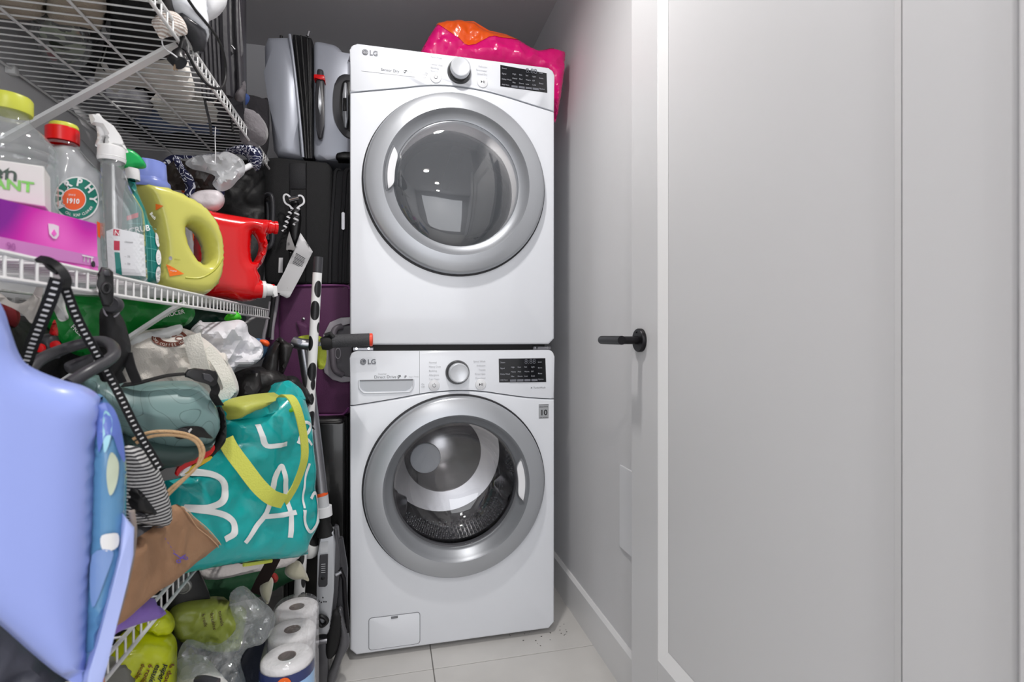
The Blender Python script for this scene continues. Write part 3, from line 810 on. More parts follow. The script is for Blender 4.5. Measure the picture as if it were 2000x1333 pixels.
obj('zip_pull', T([fs.px(601, 72, .004), fs.px(604, 63, .006)], .006, 8), CHROME, s1)
obj('zip_pull', T([fs.px(546, 68, -.03), fs.px(546, 61, -.03)], .006, 8), BLK, s1)
obj('wheel_housing', plate(fs, [(657, 300), (672, 297), (688, 298), (688, 313), (655, 312)], .06, .008, 2, front=.012), BLK, s1, smooth=50)
# black soft suitcase in the middle
s2 = E_('suitcase', fs, 600, 560, 'black fabric suitcase with a curly white ribbon, under the silver one', 'suitcase')
obj('body', plate(fs, [(517, 308), (540, 306), (640, 316), (650, 330), (648, 556), (520, 556), (515, 540), (515, 320)], .40, .012, 3), BFAB, s2, smooth=50)
obj('front_pocket', plate(fs, [(650, 330), (700, 334), (700, 556), (645, 556)], .38, .012, 3, front=.004), BFAB2, s2, smooth=50)
obj('centre_panel', plate(fs, [(565, 318), (597, 320), (598, 370), (565, 370)], .01, .002, 1, front=.0035), BFAB2, s2, smooth=50)
for xx in (567, 599): obj('seam', T([fs.px(xx, 318, .002), fs.px(xx - 1, 555, .002)], .0018, 6), BLK, s2)
for o_x, o_r in ((652, .006), (672, .008), (683, .005)):
    obj('zip_welt', T(smooth_path([fs.px(o_x - 8, 554, .006), fs.px(o_x - 6, 480, .006), fs.px(o_x, 380, .006), fs.px(o_x + 4, 336, .004), fs.px(o_x + 14, 332, .0)], 5), o_r, 8), BFAB2, s2)
obj('zip_pull', plate(fs, rrect(*(lambda a, b: (a[0], b[0], b[1], a[1]))(fs.ab(668, 417), fs.ab(674, 451)), .003), .006, .001, 1, front=.02, ispx=False), CHROME, s2)
obj('carry_handle', T(smooth_path([fs.px(512, 388, .004), fs.px(530, 384, .03), fs.px(537, 400, .036), fs.px(537, 440, .036), fs.px(536, 475, .034), fs.px(526, 488, .03), fs.px(508, 485, .004)], 5), .008, 10), DGREY, s2)
obj('inner_grip', T(smooth_path([fs.px(524, 396, .01), fs.px(526, 410, .016), fs.px(526, 470, .012)], 5), .007, 8), DGREY, s2)
obj('care_label', plate(fs, [(545, 504), (553, 504), (552, 533), (544, 533)], .002, 0, front=.003), M('paper_white', (222, 222, 224), .6), s2, smooth=0)
# tags hanging from it
hk = obj('tag_hook', plate(fs, [(571, 395), (583, 394), (588, 405), (590, 430), (585, 470), (579, 480), (570, 470), (568, 425)], .03, .008, 2, front=.034), BLK, s2, smooth=50, label='black plastic luggage tag strap')
def ribbon(name, pts, wdt, mat, parent=None, **k):
    return obj(name, T(smooth_path(pts, 6), 1, flat=(wdt, .0008, (0, -1, .1))), mat, parent, smooth=30, **k)
RIB = M('ribbon_white', (225, 225, 228), .35, var=0)
rb = E_('curly_ribbon', fs, 583, 455, 'curly white and black gift ribbon tied to the black suitcase handle', 'ribbon')
def curl(p0, p1, amp, turns, n=60):
    out = []
    for k in range(n + 1):
        t = k / n; x = p0[0] + (p1[0] - p0[0]) * t; y = p0[1] + (p1[1] - p0[1]) * t
        out.append(fs.px(x + amp * math.sin(2 * PI * turns * t), y, .055 + .004 * math.cos(2 * PI * turns * t)))
    return out
obj('strand', T(smooth_path([fs.px(a, b, .055) for a, b in [(578, 398), (566, 388), (560, 392), (563, 404), (572, 410), (575, 416)]], 6), 1, flat=(.006, .0008, (0, -1, .1))), RIB, rb)
obj('strand', T(smooth_path([fs.px(a, b, .055) for a, b in [(578, 396), (590, 390), (597, 394), (598, 404), (589, 411), (585, 415)]], 6), 1, flat=(.006, .0008, (0, -1, .1))), RIB, rb)
obj('strand', T(curl((575, 414), (560, 458), 3.5, 5), 1, flat=(.006, .0006, (0, -1, .1))), RIB, rb)
obj('strand', T(curl((586, 414), (582, 446), 4.5, 3), 1, flat=(.006, .0006, (0, -1, .1))), RIB, rb)
obj('knot', T([fs.px(571, 398, .056), fs.px(589, 394, .058)], .009, 10), CHROME, rb)
# paper airline tag
PAP = M('tag_paper', (214, 214, 216), .45, var=.03)
lt_ = E_('luggage_tag', fs, 555, 580, 'white airline paper luggage tag with grey barcodes hanging off the black suitcase', 'tag')
ft = Frame(fs.px(580, 520, .10), -5)
ti = Inflate(ft, [(587, 455), (611, 492), (590, 535), (566, 580), (560, 583), (537, 571), (536, 568), (556, 530), (575, 488), (584, 462)], .001, .001, .001, .006, soft=False, bulge=lambda a, b: .010 * math.sin(b * 30))
obj('paper', ti.bm(), PAP, lt_, smooth=60)
ink = M('barcode_ink', (88, 90, 94), .6, var=0)
def bars(x, y, ux, uy, vx, vy, n, ln, gap):
    for k in range(n):
        g = gap * (k + (.3 if k % 3 else 0))
        yield [(x + ux * g, y + uy * g), (x + ux * (g + gap * (.55 if k % 2 else .75)), y + uy * (g + gap * (.55 if k % 2 else .75))), (x + ux * (g + gap * .6) + vx * ln, y + uy * (g + gap * .6) + vy * ln), (x + ux * g + vx * ln, y + uy * g + vy * ln)]
bl = []
for q in bars(575, 495, .9, .42, -.42, .9, 0, 18, 2): pass
for (x0, y0, n, ln) in ((580, 496, 8, 19), (565, 522, 9, 22)):
    for k in range(n):
        ox, oy = x0 - k * 1.15, y0 + k * 2.5
        bl.append(ti.stroke([(ox, oy), (ox + ln * .45, oy + ln * .27), (ox + ln * .9, oy + ln * .54)], 1.0 if k % 3 else 1.5, .0022, n=1))
obj('barcode', join(*bl), ink, lt_, smooth=0)
text_on(ti, 'YUL', (598, 474), (605, 484), sticker_ink if False else M('sticker_ink', (30, 30, 34)), lt_, hpx=4.5, cut=0, eps=.003)
text_on(ti, 'AC 4193', (548, 556), (566, 566), M('sticker_ink', (30, 30, 34)), lt_, hpx=3, cut=0, eps=.003)
t2 = E_('luggage_tag', fs, 562, 492, 'small grey folded tag hanging behind the barcode tag', 'tag')
ti2 = Inflate(Frame(fs.px(565, 470, .07), 0), [(565, 452), (571, 470), (577, 486), (568, 494), (559, 488), (560, 470)], .001, .001, .001, .008, soft=False)
obj('paper', ti2.bm(), M('tag_grey', (150, 148, 148), .5), t2)
text_on(ti2, '50', (566, 480), (566, 470), M('sticker_ink', (30, 30, 34)), t2, hpx=4, cut=0)
# purple suitcase
yp = 1.94
fp = Frame((0, yp, 0), 0); fp.xmax = -.126
s3 = E_('suitcase', fp, 600, 812, 'purple fabric suitcase with grey side handle behind the scooter', 'suitcase')
obj('body', plate(fp, [(545, 562), (560, 558), (672, 557), (680, 562), (700, 562), (700, 806), (672, 812), (560, 812), (542, 800)], .40, .014, 4), PURP, s3, smooth=50)
obj('piping', T(smooth_path([fp.px(a, b, .002) for a, b in [(548, 575), (552, 562), (566, 559), (670, 558), (681, 565)]], 5), .004, 8), M('purple_piping', (120, 60, 116), .4, var=.02), s3)
obj('piping', T(smooth_path([fp.px(a, b, .002) for a, b in [(555, 806), (600, 811), (660, 811), (674, 806), (681, 796)]], 5), .004, 8), MATS['purple_piping'], s3)
for xs, r_ in (([(545, 568), (541, 600), (534, 640), (533, 664)], .006), ([(530, 590), (524, 625), (517, 655), (516, 668)], .006), ([(537, 575), (532, 615), (527, 660)], .009)):
    obj('zip_welt', T(smooth_path([fp.px(a, b, .012) for a, b in xs], 5), r_, 8), GREYPL if r_ < .008 else ZIP, s3)
obj('side_gusset', plate(fp, [(528, 580), (545, 565), (545, 700), (520, 700), (515, 660)], .38, .01, 2, front=-.005), PURP, s3, smooth=50)
hp = obj('handle_plate', plate(fp, [(700, 620), (666, 621), (645, 630), (632, 655), (630, 700), (634, 728), (650, 742), (668, 747), (700, 745), (700, 735), (668, 736), (655, 728), (646, 700), (646, 660), (655, 640), (668, 635), (700, 634)], .008, .003, 2, front=.014), GREYPL, s3, smooth=50)
obj('handle_well', plate(fp, [(668, 636), (690, 636), (690, 735), (668, 735), (655, 727), (647, 700), (647, 660), (655, 643)], .004, 0, front=.004), M('handle_well_grey', (92, 90, 96), .5), hp, smooth=30)
obj('grip', T(smooth_path([fp.px(a, b, h_) for a, b, h_ in [(668, 638, .012), (655, 645, .024), (652, 670, .032), (652, 700, .032), (656, 722, .026), (670, 732, .014)]], 5), .011, 16), M('grip_taupe', (108, 103, 110), .4), hp)
obj('grip_loop', T(smooth_path([fp.px(662 + 5 * math.cos(a), 690 + 10 * math.sin(a), .036) for a in [2 * PI * k / 12 for k in range(12)]], 2, True), .0015, 6, closed=True), GREYPL, hp)
obj('stud', L([(.006, 0), (.005, .004), (0, .006)], fp.px(593, 623, .002), 'y', 16), CHROME, s3)
ppi = Inflate(fp, [(578, 628), (600, 634), (606, 645), (604, 662), (584, 662), (583, 650)], .014, 0, .01, .006)
obj('strap_tab', ppi.bm(), PURP, s3, smooth=60)
# bottom black hard suitcase
yb2 = 1.90
fb = Frame((0, yb2, 0), 0)
s4 = E_('suitcase', fb, 650, 1230, 'tall glossy black suitcase at the bottom of the luggage pile', 'suitcase')
BGL = M('black_gloss_shell', (14, 14, 15), .25, coat=.3, var=.1)
b4 = fb.ab(700, 1240)[0]
z_t = fb.ab(600, 815)[1]
a0_, a1_ = fb.ab(548, 900)[0], -.126
obj('body', B(a0_, a1_, yb2, yb2 + .42, .03, z_t - .002, .03, 4), BGL, s4, smooth=50)
obj('frame_ridge', T(smooth_path([Vector((a0_ + .02, yb2 - .002, .08)), Vector((a0_ + .02, yb2 - .002, z_t - .06)), Vector((a0_ + .05, yb2 - .002, z_t - .025)), Vector((a1_ - .04, yb2 - .002, z_t - .025)), Vector((a1_ - .015, yb2 - .002, z_t - .06)), Vector((a1_ - .015, yb2 - .002, .08))], 6), .004, 8), BLK, s4)
for wx_ in (a0_ + .04, a1_ - .04):
    for wy_ in (yb2 + .04, yb2 + .38): obj('wheel', L([(0, 0), (.018, .003), (.018, .027), (0, .031)], (wx_, wy_, .0), seg=16), BLKR, s4)

# ================================================================ WIRE SHELVES
XF = -.39
YS0, YS1 = .44, 1.86
def bent_wire(xf, z, y, r=.0017):
    return T([Vector((XL + .012, y, z)), Vector((xf + .002, y, z)), Vector((xf + .004, y, z - .002)), Vector((xf + .004, y, z - .026))], r, 6)
wire_mesh = None
def wire_shelf(z, label, braces):
    global wire_mesh
    e = empty('wire_shelf', ((XL + XF) / 2, 1.1, z), label, 'shelf', 'white wire closet shelves')
    n = int((YS1 - YS0) / .0254)
    for k in range(n + 1):
        y = YS0 + k * .0254
        if wire_mesh is None:
            o = obj('wire', bent_wire(XF, z, y), WIRE, e, smooth=60); wire_mesh = (o, y)
        else:
            o = wire_mesh[0].copy(); COL.objects.link(o); o.parent = e; o.location = (0, y - wire_mesh[1], 0)
    for x, dz, r in ((XF + .003, .0015, .0032), (XF + .0055, -.026, .0032), (XL + .012, -.004, .003), (XL + .14, -.004, .0028), (XL + .27, -.004, .0028)):
        obj('rod', T([(x, YS0, z + dz), (x, YS1 + .004, z + dz)], r, 8), WIRE, e)
    for y in braces:
        b_ = obj('brace', T([(XF - .008, y, z - .018), (XF - .03, y, z - .03), (XL + .02, y, z - .305), (XL + .002, y, z - .325)], 1, flat=(.019, .006, (0, 0, 1))), WIRE, e, smooth=30)
        obj('screw', T([(XL + .004, y, z - .31), (XL + .012, y, z - .305)], .004, 8), ALU, b_)
    for y in (.6, 1.35, 1.8):
        obj('wall_clip', B(XL, XL + .02, y - .008, y + .008, z - .014, z + .006, .003, 2), WIRE, e)
    return e
sh1 = wire_shelf(1.624, 'white wire shelf nearest the ceiling holding bags and a steamer', (1.132,))
sh2 = wire_shelf(1.125, 'white wire shelf at mid height holding the cleaning bottles', (1.169, 1.79))
sh3 = wire_shelf(.585, 'lowest white wire shelf behind the brown paper bag', (1.169, 1.79))

# ================================================================ ON THE TOP SHELF
ZT = 1.63
def soft(name, fr, outline, mat, label, cat, group=None, tf=.03, tb=.03, D=.03, res=.008, fold=0, fs_=12, seed=0, holes=(), smooth=60, softo=True, stretch=(1, 1), bulge=None, part=None, bulg=None):
    inf = Inflate(fr, outline, tf, tb, D, res, holes=holes, fold=fold, fscale=fs_, seed=seed, soft=softo, stretch=stretch, bulge=bulge)
    o = obj(name, inf.bm(), mat, part, smooth=smooth)
    if part is None: tag(o, label, cat, group)
    return o, inf
def slab(name, pts, z0, hgt, mat, label, cat, fold=.006, fs_=15, seed=1, parent=None, group=None, jag=0):
    """soft thing lying on a shelf: plan outline (x, y), height hgt"""
    inf = Inflate.__new__(Inflate)
    class F2:  # plan coordinates straight in metres
        def ab(s, a, b): return (a, b)
        def P(s, a, b, h=0): return Vector((a, b, z0 + hgt * .2 + h))
    if jag:
        rr = random.Random(seed); pts = [(min(max(a + rr.uniform(-jag, jag), XL + .02), -.394), b + rr.uniform(-jag, jag)) for a, b in resample(pts, .022)]
    inf.__init__(F2(), pts, hgt * .8, hgt * .2, min(.03, hgt * .6), .011, fold=fold, fscale=fs_, seed=seed)
    w0 = inf.wr
    inf.fold = -max(fold * 2.4, .01); inf.fs = 24
    inf.wr = lambda a, b, side=0: w0(a, b, side) * (.45 if side else 1)
    o = obj(name, inf.bm(), mat, parent, smooth=60)
    if parent is None: tag(o, label, cat, group)
    return o
TAN = M('tan_towel', (172, 158, 138), .9, bump=.5, bscale=180, var=.12, vscale=20, sheen=.3)
def pz(*pts):
    out = []
    for a, b in pts:
        p = WZ(a, b, ZT); out.append((min(max(p.x, XL + .025), -.396), min(p.y, 1.9)))
    return out
slab('folded_towel', pz((-40, -70), (50, -70), (84, 0), (86, 50), (0, 48), (-60, 45)), ZT, .10, TAN, 'beige folded towel farthest left on the top shelf, beyond a dark crease', 'towel', seed=3, fold=.004)
slab('folded_towel', pz((62, -70), (180, -70), (204, 0), (205, 72), (160, 64), (92, 52), (90, 0)), ZT, .11, TAN, 'beige folded towel on the top shelf just left of the black cloth', 'towel', seed=4, fold=.004)
CLR = thin('clear_wrap', (.9, .92, .92), 1.5, .12, bump=.4)
gb = empty('gift_bag', WZ(115, 110, ZT), 'clear plastic bag of green and red bits on the top shelf near the wall', 'bag')
slab('contents', pz((75, 75), (120, 62), (162, 88), (165, 115), (140, 135), (100, 120)), ZT + .004, .05, pattern(M('moss_bits', (70, 84, 56), .7, bump=.5, bscale=60), 'blotch', (38, 48, 34), (168, 178, 150), 30, .55, detail=3), None, None, seed=5, parent=gb, fold=.008)
slab('ribbon_bits', pz((88, 100), (100, 100), (112, 120), (100, 122)), ZT + .001, .02, M('red_bits', (150, 40, 50), .5), None, None, seed=6, parent=gb)
slab('wrap', pz((60, 60), (120, 52), (172, 80), (180, 120), (150, 150), (90, 130)), ZT + .0005, .07, CLR, None, None, seed=7, fold=.008, parent=gb)
slab('dark_cloth', pz((216, -60), (300, -70), (345, 60), (345, 118), (300, 128), (255, 140), (194, 150), (215, 120), (216, 70)), ZT, .10, M('black_cloth', (17, 17, 19), .85, bump=.3, bscale=60), 'black cloth in the middle of the top shelf between towel and cream bundle', 'cloth', seed=8)
CREAM = M('cream_cloth', (218, 214, 208), .85, bump=.9, bscale=22, var=.06, sheen=.2)
slab('cloth_bundle', pz((185, 172), (205, 140), (260, 128), (345, 122), (372, 165), (382, 205), (330, 200), (270, 180), (225, 192)), ZT, .08, CREAM, 'cream folded cloth bundle on the top shelf beyond the brace', 'cloth', seed=9, fold=.014, jag=.008)
slab('cloth_bundle', pz((290, 205), (340, 208), (385, 212), (425, 200), (440, 225), (430, 240), (390, 250), (320, 245)), ZT, .05, CREAM, 'cream crumpled cloth on the top shelf under the hanging cord', 'cloth', seed=10, fold=.012, jag=.009)
slab('grey_cloth', pz((120, 172), (175, 178), (240, 200), (285, 212), (300, 232), (260, 236), (200, 225), (150, 210)), ZT, .06, M('grey_cloth', (122, 122, 128), .85, bump=.3, bscale=90), 'grey crumpled cloth along the wall on the top shelf', 'cloth', seed=11, fold=.01, jag=.01)
slab('plastic_bag', pz((262, 240), (310, 240), (360, 252), (430, 256), (440, 268), (370, 268), (300, 262)), ZT, .05, M('blue_white_bag', (100, 118, 156), .4, bump=.3, bscale=60, var=.2), 'bluish plastic bag flat on the top shelf by the far end', 'bag', seed=12, fold=.01, jag=.008)
slab('dark_bag', pz((225, 245), (300, 268), (370, 272), (440, 274), (490, 280), (505, 305), (440, 300), (300, 290)), ZT, .06, M('black_nylon', (17, 19, 21), .5, bump=.3, bscale=40), 'black nylon bag lying at the far end of the top shelf', 'bag', seed=13, fold=.008)
slab('dark_blanket', pz((-60, 60), (60, 60), (140, 75), (190, 100), (195, 150), (225, 195), (150, 178), (60, 110), (-60, 62)), ZT + .07, .10, M('charcoal_blanket', (44, 45, 47), .9, bump=.4, bscale=60, sheen=.2), 'charcoal blanket heaped over the clear bag against the wall', 'blanket', seed=22)
slab('added_dark_slab', [(XL + .03, .50), (-.43, .50), (-.42, 1.1), (-.50, 1.35), (-.66, 1.40), (-.66, 1.84), (XL + .03, 1.84)], ZT + .125, .10, MATS['black_cloth'], 'added black quilt piled on top of everything along the wall on the top shelf', 'blocker', seed=23)  # added slab that darkens the shelf and hides bright wall and ceiling
# black soft bag standing on the top shelf
fk = Frame(WX(470, 205, -.365), 12)
kb_ = empty('garment_bag', fk.px(430, 205), 'black ribbed travel bag standing on the far half of the top shelf', 'bag')
GARM = M('black_ribbed_nylon', (44, 43, 48), .45, bump=.08, bscale=60, var=.08)
obj('body', plate(fk, [(388, -150), (474, -150), (475, 100), (477, 160), (470, 196), (452, 205), (400, 190), (388, 160)], .30, .03, 4), GARM, kb_, smooth=50)
for k, xx in enumerate((392, 400, 408, 416, 424, 432, 438, 463)):
    obj('rib', T(smooth_path([fk.px(xx - 3, -150, .004), fk.px(xx, 40, .006), fk.px(xx + 3, 110, .004), fk.px(xx + 7, 190, .002)], 4), .006 if k != 6 else .012, 8), GARM, kb_)
obj('zip_pull', T([fk.px(452, 92, .008), fk.px(459, 100, .008)], .0022, 8), CHROME, kb_)
soft('corner_flap', fk, [(478, 158), (480, 180), (474, 198), (458, 194), (462, 178)], M('grey_felt', (92, 88, 92), .8), None, None, tf=.02, tb=.01, D=.015, part=kb_)
# white steamer / kettle with dark base
fst = Frame(WX(400, 80, -.36), 40)
stm = empty('garment_steamer', fst.px(360, 100), 'white appliance with a dark base and black cord at the top shelf edge', 'appliance')
soft('body', fst, [(300, -60), (388, -60), (398, 0), (404, 40), (405, 82), (382, 62), (350, 36), (322, 10)], ENAM, None, None, tf=.03, tb=.05, D=.02, part=stm)
soft('base', fst, [(346, 25), (370, 40), (398, 62), (403, 85), (396, 105), (388, 100), (375, 80), (352, 55), (340, 40)], DGREY, None, None, tf=.025, tb=.05, D=.02, part=stm)
fst2 = Frame(WX(400, 80, -.375), 30)
tank, _ = soft('water_tank', fst2, [(366, -60), (442, -60), (444, 0), (435, 22), (420, 36), (404, 39), (388, 24), (374, 10)], PLASW, None, None, tf=.03, tb=.05, D=.04, part=stm)
cdp = [W(a, b, t) for a, b, t in [(368, 0, .98), (382, 20, 1.0), (402, 44, 1.02), (425, 75, 1.05), (438, 110, 1.08), (441, 145, 1.1), (436, 168, 1.08), (424, 173, 1.06), (405, 165, 1.04), (385, 140, 1.02), (370, 112, 1.0), (360, 92, .99), (358, 70, .99)]]
tag(obj('cable_loop', T(smooth_path(cdp, 6), .0028, 8), BLK), 'black power cord looping over the edge of the top shelf', 'cord')
CORDK = empty('power_plug', W(350, 110, .98), 'black two-pin plug dangling below the top shelf edge', 'plug')
obj('plug_body', T([W(355, 96, .98), W(349, 104, .98), W(346, 118, .98), W(352, 126, .98)], [.006, .010, .017, .012], 12), BLK, CORDK)
obj('strain_relief', T([W(359, 76, .98), W(358, 84, .98), W(355, 96, .98)], [.004, .006, .006], 10), BLK, CORDK)
BRS = M('brass', (190, 160, 130), .3, .8)
for q in (0, 5): obj('prong', T([W(344 + q, 118, .975 + q * .002), W(340 + q, 137, .975 + q * .002)], 1, flat=(.006, .0015, (1, 0, 0))), BRS, CORDK)
# knitted white mesh glove hanging at the shelf edge
fg = Frame(WX(345, 60, -.385), 30)
MESHW = pattern(M('knit_white', (205, 198, 192), .8, bump=.6, bscale=150), 'stripe', (176, 160, 150), (222, 218, 214), 60, .5, 1.0, vec=(1, 1, 1))
soft('mesh_pouch', fg, [(322, 20), (345, 25), (362, 45), (366, 66), (350, 70), (330, 72), (314, 76), (305, 62), (296, 45), (300, 35), (312, 25)], MESHW, 'off-white ribbed knitted pouch hanging from the top shelf edge', 'pouch', tf=.012, tb=.012, D=.015)
tag(obj('pouch_string', T(smooth_path([W(a, b, .96) for a, b in [(316, 74), (318, 88), (326, 98), (338, 106), (346, 112)]], 5), .0012, 6), RIB), 'thin white string hanging from the knitted pouch', 'string')
# grey knit hat at the end of the shelf
fh = Frame(WX(500, 260, -.37), 20)
hatg = empty('knit_hat', fh.px(500, 285), 'grey felt hat hanging over the far end of the top shelf', 'hat')
GF = M('grey_felt_light', (112, 108, 112), .9, bump=.4, bscale=120, var=.1, sheen=.4)
soft('crown', fh, [(455, 212), (480, 212), (502, 222), (518, 240), (524, 262), (518, 280), (505, 285), (488, 278), (472, 262), (462, 240)], GF, None, None, tf=.035, tb=.04, D=.03, fold=.004, fs_=8, part=hatg)
soft('brim', fh, [(470, 248), (486, 262), (505, 285), (498, 290), (480, 285), (468, 270)], GF, None, None, tf=.012, tb=.012, D=.01, part=hatg, bulge=None)
fd = Frame(WX(500, 230, -.45), 10)
soft('dark_scarf', fd, [(470, 190), (490, 186), (512, 192), (525, 200), (524, 290), (505, 320), (480, 270), (465, 230)], M('charcoal_wool', (52, 50, 54), .9, bump=.5, bscale=80), 'charcoal woollen scarf bunched behind the grey hat', 'scarf', tf=.03, tb=.06, D=.04, fold=.01)
soft('blue_cloth', Frame(WX(470, 190, -.40), 10), [(466, 192), (478, 182), (488, 190), (482, 204), (470, 206)], M('blue_cloth', (34, 58, 112), .8), 'scrap of dark blue cloth poking out behind the ribbed bag', 'cloth', tf=.01, tb=.01, D=.01)
# strap and string hanging down
tag(obj('black_strap', T([W(400, 195, 1.25), W(404, 215, 1.25), W(410, 240, 1.26), W(413, 266, 1.27)], 1, flat=(.018, .002, (1, 0, 0))), BLK), 'short black strap hanging through the top shelf wires', 'strap')
tag(obj('black_strap', T([W(452, 235, 1.38), W(455, 258, 1.38)], 1, flat=(.016, .002, (1, 0, 0))), BLK), 'small grey-black strap end at the front lip of the top shelf', 'strap')
tag(obj('white_string', T(smooth_path([W(421, 248, 1.3), W(420, 270, 1.3), W(421, 300, 1.3), W(420, 320, 1.3)], 4), .0012, 6), RIB), 'long thin white string hanging from the top shelf', 'string')
# ================================================================ MIDDLE SHELF: CLEANING THINGS
ZS = 1.1285
CLEAR = thin('clear_plastic', (.93, .95, .95), 1.5, .12)
CLEARG = thin('clear_grey_plastic', (.9, .91, .92), 1.5, .5, col=(216, 218, 221), rough=.08)
YCAP = M('yellow_cap', (200, 204, 74), .35, var=.01)
WPL = M('white_bottle_plastic', (226, 226, 226), .32, var=.01)
GRN = M('green_trigger', (12, 168, 84), .3, var=.01)
TEALB = M('teal_label', (12, 120, 112), .35, var=.03)
WHI = M('white_print', (232, 232, 232), .5, var=0)
TEALD = M('deep_teal_print', (16, 122, 104), .45, var=0)
ORG = M('orange_print', (238, 92, 32), .45, var=0)
INK = M('sticker_ink', (30, 30, 34))
# clear jug with yellow cap
cj = Vector((-.545, .905, 0)); 
def at_dist(px, py, x): return WX(px, py, x)
pj = WX(18, 300, -.53)
j1 = empty('cleaner_jug', (pj.x, pj.y, ZS), 'clear plastic jug with a yellow-green screw cap, leftmost on the middle shelf', 'jug')
def zat(py, p): # height of pixel row at the horizontal distance of point p
    t = p.x * SY + p.y * CY; return 1.04 + t * (657 - py) / FP
kk = (pj.x * SY + pj.y * CY) / FP
obj('bottle_body', L([(0, ZS), (.05, ZS), (.054, ZS + .006), (.054, zat(330, pj)), (.0535, zat(320, pj)), (.0505, zat(316, pj)), (.0535, zat(311, pj)), (.0535, zat(300, pj)), (.0505, zat(296, pj)), (.053, zat(290, pj)), (.049, zat(275, pj)), (.040, zat(258, pj)), (.028, zat(244, pj)), (.0225, zat(236, pj)), (.0215, zat(220, pj))], (pj.x, pj.y, 0), seg=48), CLEAR, j1, smooth=60)
obj('cap', L([(0, zat(189, pj)), (.024, zat(189, pj)), (.0262, zat(193, pj)), (.0262, zat(217, pj)), (.0255, zat(221, pj)), (0, zat(221, pj))], (pj.x, pj.y, 0), seg=40), YCAP, j1, smooth=40)
obj('bottle_label', L([(.0552, zat(400, pj)), (.0552, zat(262, pj) - .012)], (pj.x, pj.y, 0), seg=14, a0=math.radians(-155), a1=math.radians(-85)), M('green_film', (20, 160, 105), .3, trans=.2), j1, smooth=60)
# magenta glove carton
fm = Frame(WX(190, 532, -.397), 82)
g1 = empty('glove_carton', fm.px(100, 516), 'magenta and purple carton lying on the middle shelf behind the lip', 'carton')
MAG = M('magenta_print', (212, 30, 160), .3, var=0)
_nt = MAG.node_tree; _b = _nt.nodes['Principled BSDF']
_tc = _nt.nodes.new('ShaderNodeTexCoord'); _g = _nt.nodes.new('ShaderNodeTexNoise'); _g.inputs['Scale'].default_value = 9; _g.inputs['Detail'].default_value = 0
_mp = _nt.nodes.new('ShaderNodeMapping'); _mp.inputs['Location'].default_value = (0, .02, .05)
_cr = _nt.nodes.new('ShaderNodeValToRGB'); _cr.color_ramp.elements[0].color = rgb((132, 20, 150)); _cr.color_ramp.elements[0].position = .34
_cr.color_ramp.elements[1].color = rgb((244, 110, 208)); _cr.color_ramp.elements[1].position = .66
_e = _cr.color_ramp.elements.new(.48); _e.color = rgb((208, 26, 172))
_nt.links.new(_tc.outputs['Object'], _mp.inputs[0]); _nt.links.new(_mp.outputs[0], _g.inputs['Vector']); _nt.links.new(_g.outputs['Fac'], _cr.inputs[0]); _nt.links.new(_cr.outputs[0], _b.inputs['Base Color'])
obj('carton', plate(fm, [(-70, 372), (0, 388), (190, 437), (193, 531), (0, 499), (-70, 488)], .06, .0015, 1), MAG, g1, smooth=30)
obj('colour_band', plate(fm, [(-70, 438), (0, 463), (190, 502), (192, 521), (0, 492), (-70, 480)], .0006, 0, front=.0008), M('lilac_print', (206, 130, 196), .35, var=.03), g1, smooth=0)
sh_ = obj('shield', plate(fm, [(93, 437), (103, 438), (113, 442), (113, 460), (108, 467), (102, 466), (95, 458)], .0006, 0, front=.0012), M('shield_white', (235, 215, 232), .4, var=0), g1, smooth=0)
obj('shield_mark', plate(fm, [(98, 456), (103, 448), (108, 457), (103, 462)], .0006, 0, front=.0018), MAG, sh_, smooth=0)
a_, b_ = fm.ab(10, 480); text_flat(fm, '90', a_, b_ - .004, .012, M('lilac_ink', (176, 96, 170), .5, var=0), g1, h=.0016)
a_, b_ = fm.ab(158, 510); text_flat(fm, 'TTT', a_, b_, .012, WHI, g1, bold=.02, h=.0016)
obj('badge', L([(0, .0018), (.0042, .0018), (.0042, .001)], fm.px(180, 516), 'z', 20, R=Matrix.Rotation(PI / 2, 3, 'Y')), INK, g1, smooth=0)
# small white box on the carton
fw = Frame(WX(88, 405, -.425), 22)
w1 = empty('small_box', fw.px(40, 398), 'small white box with green lettering sitting on the magenta carton', 'box')
CARD = M('card_white', (212, 212, 208), .6, var=.03)
obj('box_body', plate(fw, [(-70, 303), (86, 325), (88, 404), (-70, 378)], .055, .001, 1), CARD, w1, smooth=30)
a_, b_ = fw.ab(35, 355); text_flat(fw, 'green', a_, b_, .026, M('dark_green_ink', (52, 74, 62), .5, var=0), w1, bold=.01, align='RIGHT', rot=-3)
a_, b_ = fw.ab(66, 377); text_flat(fw, 'PLANT', a_, b_, .0185, M('leaf_green_ink', (120, 196, 90), .5, var=0), w1, bold=.03, align='RIGHT', rot=-1)
for q in ([(2, 338), (8, 334), (18, 328), (15, 335), (8, 338)], [(-4, 344), (-1, 335), (4, 341), (1, 346)]):
    obj('leaf_mark', plate(fw, q, .0006, 0, front=.0008), MATS['dark_green_ink'], w1, smooth=0)
